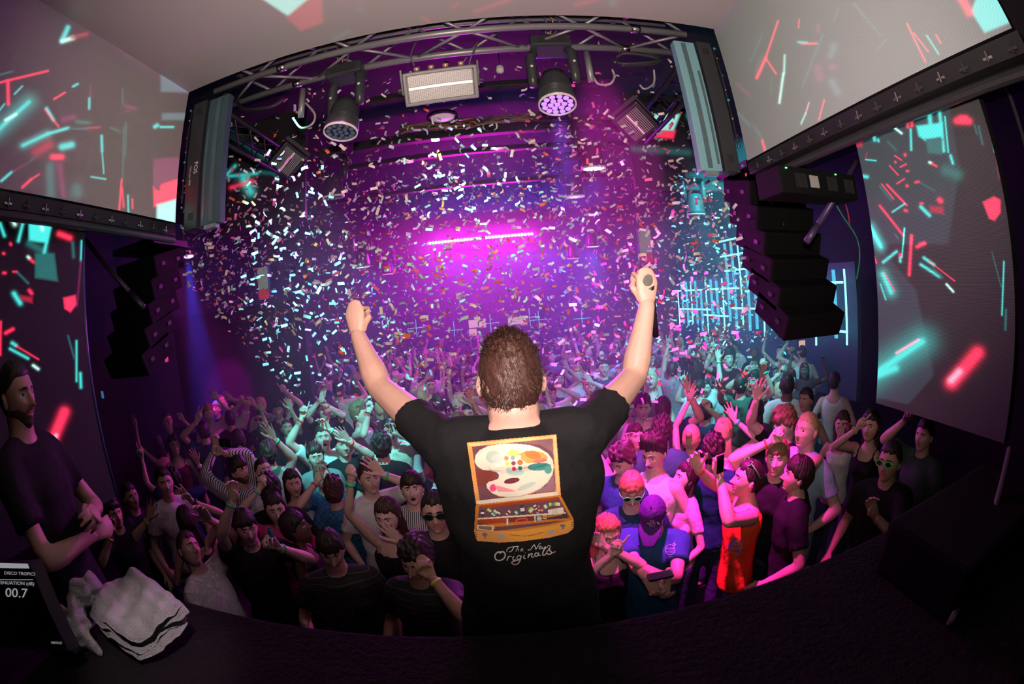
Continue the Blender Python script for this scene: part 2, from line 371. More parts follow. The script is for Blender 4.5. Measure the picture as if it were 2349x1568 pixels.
    spec = dict(body=merge(parts), vox=.0135 if lod else .021, hands=hands, Hw=Hw, hr=hr, s=s, lod=lod, mouth=mouth, beard=beard, hair=hair, skin=skin, label=label, group=group, base=base, female=female, glasses=glasses, wr=wr, band=band, cat=cat, seed=len(PERSON_JOBS), shirt=shirt, hs=hs)
    # shirt volume
    inf = shinf
    if shirt[0] in ('tee', 'long', 'jersey', 'vest', 'dress', 'tank'):
        z1 = {'tee': 8, 'long': 8, 'jersey': 8, 'vest': 7, 'tank': 6, 'dress': 6}[shirt[0]]
        sh = [torso(inf, 0, z1, 20, .015)]
        if shirt[0] in ('vest', 'tank', 'dress'):
            for q in (-1, 1): sh.append(capsule_path([ring(1.33, .085, q*.075*kw), ring(1.43, .05, q*.088*kw), ring(1.455, -.01, q*.092*kw), ring(1.42, -.075, q*.088*kw), ring(1.34, -.10, q*.075*kw)], [(.030 if shirt[0] == 'vest' else .010)*s]*5, 8, ry=[.016*s]*5, side=side))
        if shirt[0] in ('tee', 'long', 'jersey'): sh.append(capsule_path([ring(1.415+shrug, -.015), ring(1.45+shrug, -.016), ring(1.475+shrug, -.012)], [.12*s*kw, .090*s*kw, .074*s*kw], 16, caps=False)); sh += [capsule_path([ring(1.44+shrug, -.016, q[0]*.05), (ring(1.44+shrug, -.016, q[0]*.05)+2*q[1])/3+np.array([0, 0, .008]), q[1]], [.066*s, .070*s, .074*s*ak], 12, ry=[.058*s, .064*s, .070*s*ak]) for q in sj]
        if female: sh += [capsule_path([ring(1.29, .05, q*.06), ring(1.28, .085, q*.062)], [.058*s, .050*s], 10) for q in (-1, 1)]
        spec['shirt_raw'] = merge(sh+shp)
    if female: spec['body'] = merge([spec['body']]+[capsule_path([ring(1.29, .045, q*.06), ring(1.28, .078, q*.062)], [.052*s, .046*s], 10) for q in (-1, 1)])
    tr = [capsule_path([ring(1.0), ring(.90), ring(.80)], [.152*s*kw, .168*s*kw, .168*s*kw], 16, ry=[.108*s, .122*s, .120*s], side=side, caps=False)]
    tr += [capsule_path([ring(.86, 0, q*.085), ring(.48, .01, q*.10), ring(.07, -.01, q*.107)], [.092*s, .070*s, .060*s], 12, caps=False) for q in (-1, 1)]
    spec['pants_raw'] = merge(tr); spec['pants'] = pants
    if vox: spec['vox'] = vox
    if svox: spec['svox'] = svox
    PERSON_JOBS.append(spec); return spec
SKINS = {0: (.68, .45, .38), 1: (.62, .37, .30), 2: (.48, .29, .21), 3: (.16, .085, .055)}
HAIRC = {'dark': (.022, .014, .010), 'brown': (.050, .020, .015), 'blond': (.50, .36, .18), 'ginger': (.42, .20, .09), 'lightbrown': (.20, .12, .06), 'grey': (.35, .33, .32)}
CLOTH = {'black': (.012, .012, .014), 'white': (.72, .72, .72), 'grey': (.22, .22, .24), 'navy': (.012, .055, .115), 'blue': (.02, .10, .22), 'lightblue': (.35, .52, .66), 'orange': (.90, .085, .02), 'pink': (.75, .45, .60),
         'jeans': (.05, .07, .13), 'cream': (.62, .58, .48), 'teal': (.04, .16, .18), 'green': (.05, .10, .07), 'maroon': (.10, .02, .03), 'hotpink': (.65, .06, .22), 'purple': (.09, .03, .22)}
def cloth_mat(c):
    if c == 'stripe':
        m = mat('striped_cotton', (.6, .6, .6), .85)
        if 'w' not in m:
            m['w'] = 1; nt = m.node_tree; w = nt.nodes.new('ShaderNodeTexWave'); w.inputs['Scale'].default_value = 22; tc = nt.nodes.new('ShaderNodeTexCoord'); r = nt.nodes.new('ShaderNodeValToRGB')
            r.color_ramp.interpolation = 'CONSTANT'; r.color_ramp.elements[0].color = (.03, .03, .04, 1); r.color_ramp.elements[1].color = (.7, .7, .68, 1); r.color_ramp.elements[1].position = .35
            nt.links.new(tc.outputs['Object'], w.inputs['Vector']); nt.links.new(w.outputs['Fac'], r.inputs['Fac']); nt.links.new(r.outputs['Color'], nt.nodes['Principled BSDF'].inputs['Base Color'])
        return m
    if c in ('check', 'redtrim'):
        m = mat('patterned_jersey_'+c, (.1, .2, .5), .7)
        if 'w' not in m:
            m['w'] = 1; nt = m.node_tree; w = nt.nodes.new('ShaderNodeTexChecker' if c == 'check' else 'ShaderNodeTexWave'); w.inputs['Scale'].default_value = 34 if c == 'check' else 9; tc = nt.nodes.new('ShaderNodeTexCoord')
            nt.links.new(tc.outputs['Object'], w.inputs['Vector']); b = nt.nodes['Principled BSDF'].inputs['Base Color']
            if c == 'check':
                w.inputs['Color1'].default_value = (.02, .09, .24, 1); w.inputs['Color2'].default_value = (.03, .20, .34, 1); nt.links.new(w.outputs['Color'], b)
            else:
                w.bands_direction = 'Z'; w.inputs['Distortion'].default_value = 2.5
                r = nt.nodes.new('ShaderNodeValToRGB'); e = r.color_ramp.elements; r.color_ramp.interpolation = 'CONSTANT'; e[0].color = (.012, .014, .012, 1); e[1].position = .975; e[1].color = (.25, .012, .02, 1); q = e.new(.992); q.color = (.02, .2, .17, 1)
                nt.links.new(w.outputs['Fac'], r.inputs['Fac']); nt.links.new(r.outputs['Color'], b)
        return m
    return mat('cloth_'+c, CLOTH[c], .85, bump=.5, bscale=16, sheen=.0, spec=.2)
def finish_people():
    jobs = []
    for p in PERSON_JOBS:
        jobs.append((*p['body'], p.get('vox', .0135), 3))
        if 'shirt_raw' in p: jobs.append((*p['shirt_raw'], p.get('svox', .018 if p['lod'] else .026), 4))
        jobs.append((*p['pants_raw'], .024, 2))
    out = remesh_batch(jobs); k = 0; HC = {}
    for p in PERSON_JOBS:
        V, F = out[k]; k += 1; Vs = [V]; Fl = [tuple(q) for q in F.tolist()]; M = [0]*len(Fl); n = len(V)
        for hv, hf in p['hands']:
            Vs.append(hv); Fl += [tuple(i+n for i in q) for q in hf.tolist()]; M += [0]*len(hf); n += len(hv)
        hV, hF, hM = head(p['lod'], p['mouth'], p['beard']); W = (hV*p['s']*1.0) @ p['hr'].T+p['Hw']
        Vs.append(W); Fl += [tuple(i+n for i in q) for q in hF]; M += hM
        hc = p['hair'][1]; sk = mat('skin_tone_%d' % p['skin'], SKINS[p['skin']], .5, noise=.10, nscale=25, spec=.4)
        ms = [sk, mat('hair_'+hc, HAIRC[hc], .55), mat('eye_white', (.7, .7, .68), .3), mat('iris', (.03, .02, .015), .2), mat('lips', tuple(a*b for a, b in zip(SKINS[p['skin']], (.85, .5, .5))), .45) if p['skin'] == 1 else mat('lips_%d' % p['skin'], tuple(a*b for a, b in zip(SKINS[p['skin']], (.85, .5, .5))), .45), mat('open_mouth', (.06, .01, .012), .5), mat('beard_stubble', (.10, .06, .04), .8)]
        Va = np.vstack(Vs); b = p['base']
        me = raw_mesh('person', Va-b, Fl); root = link_mesh('person', me, ms, None, M, True); root.location = b; tag(root, p['label'], p['cat'], p['group'])
        root['shoe'] = 0; del root['shoe']
        def child(nm, V, F, m, lab=None):
            o = obj(nm, V-b, F, m, None, None, True); o.parent = root
            if lab: o['label'] = lab
            return o
        p['root'] = root; p['child'] = child
        if p['hair'][0] != 'none':
            kk = (p['hair'][0], p['lod'], p['seed'] % 5)
            if kk not in HC: HC[kk] = hair_mesh(*kk)
            v, f = HC[kk]; nm = 'cap' if p['hair'][0] == 'cap' else 'hair'
            child(nm, (v*p['s']) @ p['hr'].T+p['Hw'], f, mat('cap_fabric', (.055, .012, .16), .8) if nm == 'cap' else mat('hair_'+hc, HAIRC[hc], .55))
        if 'shirt_raw' in p:
            v, f = out[k]; k += 1
            r = np.random.RandomState(p['seed']); ph = r.rand(6)*6; q = v-b   # cloth folds
            w = .0045*(np.sin(q[:, 2]*38+q[:, 0]*22+ph[0])*np.sin(q[:, 0]*16+ph[1])+np.sin(q[:, 2]*17-q[:, 1]*30+ph[2]))
            ctr = np.stack([np.zeros(len(q)), np.zeros(len(q)), q[:, 2]], 1); d = q-ctr; d[:, 2] = 0; L = np.linalg.norm(d, axis=1)[:, None]+1e-6
            v = v+d/L*w[:, None]*(p['lod'] > 0)
            o = child({'dress': 'dress', 'vest': 'vest', 'tank': 'top'}.get(p['shirt'][0], 'shirt'), v, f, cloth_mat(p['shirt'][1])); p['shirt_obj'] = o
        v, f = out[k]; k += 1; child('trousers', v, f, cloth_mat(p['pants']))
        for sd, col in p['band']:
            w = next(x for x in p['wr'] if x[0] == sd); _, E, Wp, fd = w; c = Wp-fd*.03
            bc = {'green': (.05, .75, .30), 'red': (.9, .10, .05), 'orange': (.9, .25, .05), 'yellow': (.75, .7, .1), 'white': (.8, .8, .8), 'dark': (.02, .02, .02), 'gold': (.6, .4, .12)}[col]
            V_, F_ = capsule_path([c-fd*.008, c+fd*.008], [.0315*p['s']]*2, 14, ry=[.0315*p['s']]*2, caps=False)
            child('wristband', V_, F_, mat('wristband_'+col, bc, .5))
        if p['glasses']:
            gc, zo = p['glasses'][:2]; fm = MB()
            for q in (-1, 1):
                fm.tube([(q*.034+.024*math.cos(a)*q, .098+(0 if zo == 0 else .0), zo+.002+.018*math.sin(a)) for a in [2*PI*i/12 for i in range(13)]], .0035, 6)
                fm.tube([(q*.058, .096, zo+.008), (q*.080, .05, zo+.008), (q*.083, -.01, zo+.004)], .0035, 6)
            fm.tube([(-.012, .100, zo+.006), (.012, .100, zo+.006)], .003, 6)
            lms = []
            for q in (-1, 1):
                lm = MB(); lms.append(lm); lm.add([(q*.034+.022*math.cos(a), .0975, zo+.002+.0165*math.sin(a)) for a in [2*PI*i/12 for i in range(12)]], [tuple(range(12))])
            R2 = p['hr'] @ (rotx(math.radians(38)) if zo > .03 else np.eye(3))
            fr = child('sunglasses', (np.array(fm.V)*p['s']) @ R2.T+p['Hw'], fm.F, mat('glasses_'+gc, {'green': (.12, .85, .12), 'white': (.8, .8, .8), 'black': (.01, .01, .01)}[gc], .35))
            for lm in lms:
                ln = child('lens', (np.array(lm.V)*p['s']) @ R2.T+p['Hw'], lm.F, mat('dark_lens', (.005, .02, .02), .08)); ln.parent = fr
# ---------------------------------------------------------------- the booth box of LED screens (world axes: x right, y toward the room)
D = 2.30                                  # front edge of the screen box
ZC, ZB = CAMZ+.748*D, CAMZ+.326*D         # ceiling screen height, lower edge of the side wings
XL, XR = -.890*D, .659*D
YB = -1.6                                 # back of the box, behind the photographer
XSL, XSR = -1.742*D/1.9*1.0, .745*D       # planes of the lower side screens
XSL = -(.326*D)/.345; XSR = (.326*D)/.436*.995
TEAL = np.array([.05, .62, .58]); RED = np.array([1., .03, .09]); WH = np.array([.55, .95, .85]); MG = np.array([.65, .05, .30]); PT = np.array([.35, .75, .68])
COLS = dict(t=TEAL, r=RED, w=WH, m=MG, p=PT, d=TEAL*.16, e=RED*.30, n=MG*.20, g=np.array([.008, .020, .026]), b=np.array([.05, .11, .13]), k=np.array([.9, .35, .5]))
def paint(P, shapes, sc, x0, y0):
    """shapes in the coordinates they were measured in; returns an RGB value for each photo position P"""
    out = np.zeros((len(P), 3)); Q = (P-np.array([x0, y0]))*sc
    for s in shapes:
        c = COLS[s[0]]
        if len(s) == 2:                   # filled polygon, soft edge
            poly = np.array(s[1], float); n = len(poly); cen = poly.mean(0); dm = np.full(len(Q), 1e9)
            for i in range(n):
                a, b = poly[i], poly[(i+1) % n]; e = b-a; nn = np.array([e[1], -e[0]])/(np.hypot(*e)+1e-9)
                if (cen-a).dot(nn) < 0: nn = -nn
                dm = np.minimum(dm, (Q-a) @ nn)
            al = np.clip(dm/(7*sc)+.45, 0, 1)
        else:
            x1, y1, x2, y2, w = s[1:6]; gl = s[6] if len(s) > 6 else 0
            a = np.array([x1, y1], float); e = np.array([x2-x1, y2-y1], float); L = e.dot(e)+1e-9
            t = np.clip(((Q-a) @ e)/L, 0, 1); d = np.linalg.norm(Q-a-t[:, None]*e, axis=1)
            al = 1/(1+np.exp((d-w*.9)/(.30*w+.9)))
            if gl: out += (c*.30)[None]*np.exp(-(d/gl)**2)[:, None]
            al = np.clip(al, 0, 1)
        out = out*(1-al[:, None])+c[None]*al[:, None]
    return out
def screen_mat(name, stripe_axis, base, pitch=.0052, es=1.0, fine=.35):
    m = bpy.data.materials.new(name); m.use_nodes = True; nt = m.node_tree; b = nt.nodes['Principled BSDF']; b.inputs['Roughness'].default_value = .62; b.inputs['Specular IOR Level'].default_value = .35
    tc = nt.nodes.new('ShaderNodeTexCoord'); w = nt.nodes.new('ShaderNodeTexWave'); w.bands_direction = stripe_axis; w.inputs['Scale'].default_value = 2*PI/pitch/20*1.0
    nt.links.new(tc.outputs['Object'], w.inputs['Vector'])
    mp = nt.nodes.new('ShaderNodeMapRange'); mp.inputs['To Min'].default_value = 1-fine; mp.inputs['To Max'].default_value = 1+fine; nt.links.new(w.outputs['Fac'], mp.inputs['Value'])
    at_ = nt.nodes.new('ShaderNodeAttribute'); at_.attribute_name = 'content'; at_.attribute_type = 'GEOMETRY'
    vm = nt.nodes.new('ShaderNodeVectorMath'); vm.operation = 'SCALE'; nt.links.new(at_.outputs['Color'], vm.inputs[0]); nt.links.new(mp.outputs['Result'], vm.inputs['Scale'])
    nt.links.new(vm.outputs[0], b.inputs['Emission Color']); b.inputs['Emission Strength'].default_value = es
    v2 = nt.nodes.new('ShaderNodeVectorMath'); v2.operation = 'SCALE'; v2.inputs[0].default_value = base; nt.links.new(mp.outputs['Result'], v2.inputs['Scale']); nt.links.new(v2.outputs[0], b.inputs['Base Color'])
    return m
def led_screen(name, O, U, W, nu, nv, shapes, maps, axis, base, label, cat='screen', es=1., fine=.35, th=.06, out=(0, 0, 1)):
    """flat LED wall: origin O, edges U and W, thickness away from the viewer"""
    O, U, W = np.array(O, float), np.array(U, float), np.array(W, float)
    a, b = np.meshgrid(np.linspace(0, 1, nu+1), np.linspace(0, 1, nv+1)); P = O+a[..., None]*U+b[..., None]*W; P = P.reshape(-1, 3)
    c = np.zeros((len(P), 3)); px = to_px(P)
    for sh, (sc, x0, y0) in zip(shapes, maps): c += paint(px, sh, sc, x0, y0)
    i = np.arange((nu+1)*(nv+1)).reshape(nv+1, nu+1); F = np.stack([i[:-1, :-1], i[:-1, 1:], i[1:, 1:], i[1:, :-1]], -1).reshape(-1, 4)
    t = empty(name, tuple(O), label=label, cat=cat)
    me = raw_mesh('display_face', P-O, F); o = link_mesh('display_face', me, screen_mat('led_face_'+name+str(len(bpy.data.materials)), axis, base, es=es, fine=fine), None, None, False); o.parent = t
    ca = me.color_attributes.new('content', 'FLOAT_COLOR', 'POINT'); ca.data.foreach_set('color', np.hstack([c, np.ones((len(c), 1))]).astype(np.float32).ravel())
    mb = MB(); n = np.array(out, float)*.004; n2 = np.array(out, float)*th; V = [tuple(p-O+n) for p in (O, O+U, O+U+W, O+W)]+[tuple(p-O+n2) for p in (O, O+U, O+U+W, O+W)]
    mb.add(V, [(0, 1, 2, 3), (7, 6, 5, 4), (0, 4, 5, 1), (1, 5, 6, 2), (2, 6, 7, 3), (3, 7, 4, 0)]); h = mb.build('cabinet_back', mat('black_metal', (.012, .012, .013), .5), t); return t, h
# content measured on the photo
wl = [('t', 470, 190, 430, 280, 14), ('w', 430, 285, 505, 262, 12), ('e', 500, 260, 600, 235, 12), ('r', -20, 575, 330, 490, 6), ('r', 55, 560, 57, 720, 9), ('t', -20, 905, 200, 705, 12, 60), ('w', 40, 830, 110, 790, 9),
      ('d', -10, 520, 80, 495, 6), ('t', 100, 650, 155, 595, 4), ('t', -5, 765, 30, 720, 4), ('t', 322, 750, 370, 830, 9), ('r', 312, 758, 405, 875, 4), ('r', 375, 685, 448, 640, 5), ('t', 505, 598, 538, 580, 6), ('n', 625, 590, 625, 670, 6), ('t', 618, 680, 617, 750, 6),
      ('t', 160, 1005, 330, 925, 9, 30), ('t', 330, 925, 470, 885, 9), ('e', 250, 1050, 340, 1000, 30), ('r', 365, 1085, 425, 1085, 18), ('t', 430, 1015, 495, 1000, 20), ('d', 345, 1150, 352, 1340, 28), ('n', 410, 1130, 440, 1350, 18), ('d', 530, 1310, 531, 1330, 40),
      ('r', 155, 1295, 215, 1240, 7), ('r', 215, 1240, 270, 1205, 4), ('t', 10, 1250, 80, 1190, 7), ('n', 90, 1190, 180, 1130, 5), ('d', 200, 1120, 240, 1090, 4), ('d', 848, 620, 848, 720, 4), ('n', 870, 730, 930, 750, 12), ('n', 865, 770, 895, 765, 5), ('d', 855, 880, 850, 1230, 4), ('d', 872, 850, 865, 1080, 5),
      ('t', 703, 940, 706, 1045, 7), ('t', 706, 1050, 718, 1200, 3), ('t', 630, 1222, 730, 1238, 4), ('r', 842, 1240, 825, 1450, 5), ('r', 845, 1300, 855, 1430, 4), ('r', 915, 1375, 917, 1440, 4), ('t', 885, 1350, 888, 1470, 4), ('e', 600, 885, 690, 880, 7), ('d', 480, 890, 600, 890, 6), ('d', 760, 880, 830, 910, 5), ('n', 440, 825, 510, 810, 18), ('d', 530, 840, 620, 850, 12),
      ('b', [(1110, 500), (1330, 620), (1330, 640), (1110, 635)]), ('b', [(1120, 780), (1290, 780), (1290, 830), (1120, 830)]), ('t', 1072, 876, 1088, 866, 11), ('t', 1110, 878, 1198, 878, 6), ('n', [(1060, 1095), (1240, 1085), (1235, 1235), (1060, 1300)]), ('r', [(1060, 1290), (1240, 1235), (1225, 1375), (1065, 1430)]), ('p', [(1085, 1415), (1222, 1375), (1212, 1545), (1083, 1510)]), ('n', [(1062, 1150), (1110, 1150), (1112, 1330), (1066, 1310)])]
wr_ = [('r', 480, 160, 385, 440, 6), ('r', 385, 440, 318, 590, 11), ('r', 390, 450, 465, 560, 6), ('d', 355, 420, 305, 550, 6), ('p', 530, 420, 525, 560, 7), ('w', 520, 560, 490, 780, 8), ('d', 430, 590, 430, 710, 4), ('t', 635, 320, 700, 325, 8), ('r', 660, 333, 775, 330, 6), ('d', 820, 260, 665, 655, 7), ('d', 1060, 30, 1140, 130, 7), ('d', 1140, 130, 1260, 270, 4),
       ('n', 785, 520, 795, 590, 32), ('n', 885, 510, 905, 510, 24), ('b', 905, 350, 880, 420, 25), ('b', 890, 620, 930, 700, 25), ('r', 1460, 180, 1600, 470, 5), ('r', 1510, 250, 1620, 390, 4), ('t', 1610, 270, 1700, 410, 5), ('r', 1680, 265, 1715, 325, 5), ('n', 165, 635, 270, 730, 9), ('d', 180, 860, 260, 950, 9), ('d', 300, 960, 365, 1060, 7), ('r', 360, 1070, 380, 1140, 8), ('r', 830, 760, 790, 910, 5), ('k', 715, 780, 690, 860, 4), ('p', 690, 860, 655, 940, 5),
       ('t', [(2000, -60), (2190, -40), (2285, 155), (2050, 250), (1945, 90)]), ('r', 1850, -60, 1935, 95, 28), ('r', 640, 150, 635, 210, 4), ('n', 785, 190, 785, 240, 12), ('d', 360, 260, 270, 470, 5), ('d', 1230, 380, 1300, 300, 5), ('d', 940, 60, 900, 170, 4)]
rs1 = [('g', [(35, 540), (600, 330), (900, 300), (1000, 900), (900, 1568), (210, 1568)]), ('d', [(160, 100), (760, -20), (860, 330), (380, 420)]), ('w', 260, 415, 490, 595, 8), ('t', 390, 375, 520, 480, 6), ('r', 535, 345, 565, 375, 32), ('r', 570, 380, 570, 430, 9), ('r', 544, 505, 544, 540, 10), ('r', 577, 490, 582, 530, 10), ('t', 570, 560, 575, 740, 8), ('t', [(620, 530), (850, 500), (850, 620), (700, 660), (640, 620)]), ('t', 735, 430, 745, 530, 16), ('t', 825, 420, 860, 750, 13), ('t', 870, 450, 900, 760, 6), ('p', 700, 400, 790, 372, 9), ('t', 600, 250, 640, 370, 20), ('t', 730, 210, 800, 320, 20),
       ('d', [(700, 640), (850, 640), (840, 780), (720, 770)]), ('r', 975, 485, 1080, 490, 26), ('r', 1010, 460, 1050, 460, 22), ('d', 1165, 530, 1200, 690, 8), ('d', 1130, 520, 1150, 600, 6), ('e', [(65, 655), (145, 645), (145, 715), (75, 715)]), ('p', [(70, 640), (145, 620), (148, 645), (72, 660)]), ('t', 250, 630, 255, 655, 12), ('t', 285, 650, 288, 665, 8), ('d', 370, 670, 440, 740, 8), ('t', 175, 825, 265, 835, 5), ('e', 185, 760, 175, 820, 4), ('t', 135, 968, 188, 977, 13),
       ('r', 430, 790, 490, 830, 4), ('r', 520, 780, 522, 790, 9), ('r', 385, 880, 460, 960, 4), ('r', 480, 890, 530, 865, 5), ('r', 450, 1035, 515, 995, 5), ('r', 538, 1055, 540, 1056, 10), ('r', 612, 1025, 640, 1018, 8), ('d', 650, 1025, 780, 1100, 6), ('r', 435, 845, 437, 850, 7), ('r', 535, 925, 550, 925, 7), ('w', 735, 850, 748, 855, 9), ('r', 755, 860, 795, 883, 8), ('t', 920, 790, 940, 860, 10), ('d', 880, 920, 980, 960, 45),
       ('r', 315, 1040, 420, 1170, 4), ('r', 362, 1045, 535, 1225, 7), ('d', 300, 1060, 400, 1180, 8), ('t', 410, 1285, 515, 1215, 6), ('r', 300, 1230, 505, 1490, 8), ('r', 520, 1270, 535, 1275, 10), ('t', 660, 1240, 735, 1315, 13), ('e', [(735, 1230), (855, 1240), (862, 1305), (740, 1285)]), ('r', 822, 1178, 835, 1190, 18), ('r', 655, 1208, 675, 1208, 7), ('t', 215, 1410, 300, 1568, 10, 40), ('r', [(1205, 1200), (1300, 1150), (1355, 1180), (1355, 1290), (1305, 1358), (1260, 1340)]), ('t', 1275, 580, 1305, 760, 4), ('n', 1320, 800, 1345, 1000, 5), ('t', 515, 1430, 505, 1568, 4), ('r', 578, 1490, 572, 1568, 7), ('r', 650, 1568, 690, 1555, 9)]
rs2 = [('g', [(45, 0), (300, 0), (400, 480), (560, 680), (590, 850), (540, 1100), (340, 1330), (90, 1280)]), ('t', 50, 5, 135, 155, 9, 35), ('t', 150, 265, 250, 185, 9), ('r', 362, 70, 345, 360, 9), ('t', 310, 10, 290, 230, 4), ('t', 278, 230, 278, 260, 8), ('r', 278, 208, 279, 215, 9), ('r', 405, 150, 460, 125, 11), ('t', 455, 232, 530, 285, 9), ('t', 432, 282, 570, 372, 9), ('r', 490, 255, 685, 405, 3), ('w', 625, 430, 675, 485, 6), ('d', 530, 320, 590, 380, 8),
       ('t', 147, 352, 210, 492, 14, 45), ('r', 160, 345, 235, 480, 3), ('t', 130, 430, 170, 545, 4), ('t', 60, 1120, 440, 860, 24, 110), ('t', 60, 1130, 240, 1060, 26), ('k', 250, 945, 415, 845, 8), ('r', 665, 1165, 855, 945, 38, 50), ('k', 660, 1150, 720, 1085, 22), ('t', 1055, 260, 1040, 660, 4), ('d', 965, 190, 1035, 450, 3), ('d', 1070, 620, 1065, 770, 7), ('r', 72, 205, 100, 270, 5), ('d', 240, 55, 262, 90, 4)]
ls_ = [('w', 10, 80, 85, 235, 6, 14), ('t', 85, 95, 130, 180, 6), ('r', 150, 100, 165, 150, 14), ('r', 120, 200, 120, 215, 8), ('r', 147, 195, 147, 220, 6), ('t', 135, 210, 105, 330, 7), ('t', [(165, 190), (300, 200), (270, 340), (165, 330)]), ('w', 232, 200, 242, 265, 8), ('d', 170, 345, 250, 390, 18), ('t', 205, 110, 210, 165, 14), ('t', 290, 140, 300, 180, 11), ('t', 295, 200, 250, 410, 8), ('t', 270, 420, 265, 470, 10), ('d', [(200, 400), (310, 400), (330, 560), (200, 540)]), ('r', 340, 290, 398, 312, 14), ('w', 160, 420, 168, 428, 6), ('r', 172, 432, 190, 450, 6), ('d', 415, 340, 420, 420, 7),
       ('r', [(363, 655), (430, 640), (437, 690), (402, 735), (370, 715)]), ('t', 80, 630, 115, 685, 11), ('e', [(118, 640), (185, 650), (185, 685), (118, 665)]), ('r', 168, 612, 180, 628, 8), ('r', 33, 855, 73, 833, 8), ('t', 70, 912, 90, 925, 8), ('r', 95, 930, 220, 1005, 3), ('t', 58, 945, 160, 1000, 6), ('w', 190, 1040, 218, 1060, 6), ('t', 466, 330, 462, 440, 4), ('n', 462, 440, 440, 700, 4), ('t', 437, 900, 437, 1130, 4), ('d', 388, 870, 425, 1000, 4), ('t', 459, 1085, 462, 1165, 6), ('r', 290, 1490, 368, 1305, 24, 25), ('k', 290, 1490, 320, 1440, 10), ('r', 5, 790, 2, 980, 4), ('t', 0, 230, 25, 300, 7), ('r', 20, 400, 22, 402, 6), ('r', 60, 345, 62, 350, 6), ('r', 20, 512, 30, 512, 6), ('r', 75, 505, 95, 505, 4), ('d', 100, 510, 160, 570, 5)]
ce = [('p', [(590, -10), (668, 42), (735, -5), (700, -10)]), ('e', [(655, 40), (690, 72), (742, 52), (738, -10), (715, -10)]), ('e', 1090, 27, 1180, -5, 3), ('e', 1320, 12, 1370, -2, 3), ('d', 1405, -5, 1406, 8, 7), ('d', 765, 90, 800, 72, 3), ('e', 1035, 18, 1050, 10, 2), ('d', 820, 20, 830, 25, 3), ('e', 970, 40, 985, 50, 2)]
GB = (.42, .41, .39)
led_screen('led_ceiling_screen', (XL, YB, ZC), (XR-XL, 0, 0), (0, D-YB, 0), 320, 300, [ce], [(1, 0, 0)], 'Y', GB, 'pale grey LED ceiling screen over the booth showing faint red and teal shapes', es=.8, fine=.10, out=(0, 0, 1))
led_screen('led_wing_screen', (XL, YB, ZB), (0, D-YB, 0), (0, 0, ZC-ZB), 520, 170, [wl], [(3.015, 0, 0)], 'Z', GB, 'long upper LED screen left of the booth, a red block at its end', es=1.3, fine=.15, out=(-1, 0, 0))
led_screen('led_wing_screen', (XR, .32, ZB), (0, D-.32, 0), (0, 0, ZC-ZB), 480, 240, [wr_], [(3.313, 1640, 0)], 'Z', (.33, .40, .385), 'upper LED screen right of the booth, a forked red streak on grey', es=1.0, fine=.30, out=(1, 0, 0))
YS = XSR/1.132
led_screen('led_side_screen', (XSR, XSR/2.50, CAMZ-.333*XSR), (0, YS-XSR/2.50, 0), (0, 0, .769*XSR), 340, 520, [rs1, rs2], [(3.824, 1940, 150), (3.266, 1980, 520)], 'Z', (.07, .075, .08), 'tall lower LED screen right of the booth with one thick teal bar', es=1.5, fine=.35, out=(1, 0, 0))
YSL = -XSL/1.412
led_screen('led_side_screen', (XSL, .42, CAMZ-.50*abs(XSL)*.72), (0, YSL-.42, 0), (0, 0, .345*abs(XSL)+.50*abs(XSL)*.72), 260, 520, [ls_], [(2.489, 0, 420)], 'Z', (.03, .03, .032), 'tall lower LED screen at the far left, mostly dark with one thick red bar', es=1.5, fine=.25, out=(-1, 0, 0))
BK = mat('black_metal', (.012, .012, .013), .5); DG = mat('dark_grey_metal', (.045, .047, .05), .38, metal=.3); CH = mat('bright_steel', (.6, .58, .55), .25, metal=1.); PL = mat('black_plastic', (.018, .018, .02), .4)
# frames below the wings: dark beam with clamps
for nm, x, y0, y1, lab in (('screen_hanging_beam', XR+.05, .3, D, 'black beam with steel clamps under the right upper LED screen'), ('screen_hanging_beam', XL-.05, -.6, D, 'black beam with steel clamps under the left upper LED screen')):
    t = empty(nm, (x, y0, ZB-.05), label=lab, cat='beam'); mb = MB().box((0, (y1-y0)/2, .0), (.10, y1-y0, .075)); mb.build('rail', BK, t)
    MB().tube([(.03, 0, -.06), (.03, y1-y0, -.06)], .025, 10).build('pipe', DG, t)
    n = int((y1-y0)/.13)
    for i in range(n):
        c = MB(); yy = .06+i*.13; s_ = -1 if x > 0 else 1; c.box((s_*.055, yy, -.015), (.012, .05, .012), bev=.003).tube([(s_*.06, yy, -.03), (s_*.06, yy, .01)], .006, 6); c.build('clamp', CH if i % 2 else DG, t)
# outer frame edge strips of the side screens
for x, y, z0, z1, lab, c in ((XSL-.005, YSL+.012, CAMZ-.36*abs(XSL), CAMZ+.33*abs(XSL), 'thin bluish edge strip at the far side of the left lower LED screen', (.05, .10, .17)), (XSR+.28, .60, 2.2, 4.2, 'thin grey upright rail beside the right lower LED screen', (.06, .06, .06))):
    t = obj('edge_strip', *(lambda m: (m.V, m.F))(MB().box((0, 0, (z0+z1)/2), (.012, .02, z1-z0))), mat('strip_'+str(round(x)), c, .4)); t.location = (x, y, 0); tag(t, lab, 'strip')
led_screen('led_edge_screen', (XSR+.55, .10, 3.2), (0, .45, 0), (0, 0, 1.3), 60, 160, [[('t', 2275, 140, 2360, 330, 10), ('t', 2290, 170, 2349, 290, 5), ('r', 2268, 140, 2285, 168, 5), ('r', 2330, 230, 2349, 290, 5), ('t', 2290, 150, 2310, 260, 4)]], [(1, 0, 0)], 'Z', (.02, .02, .02), 'sliver of another LED screen at the far right edge with crossing teal streaks', es=1.2, out=(1, 0, 0))
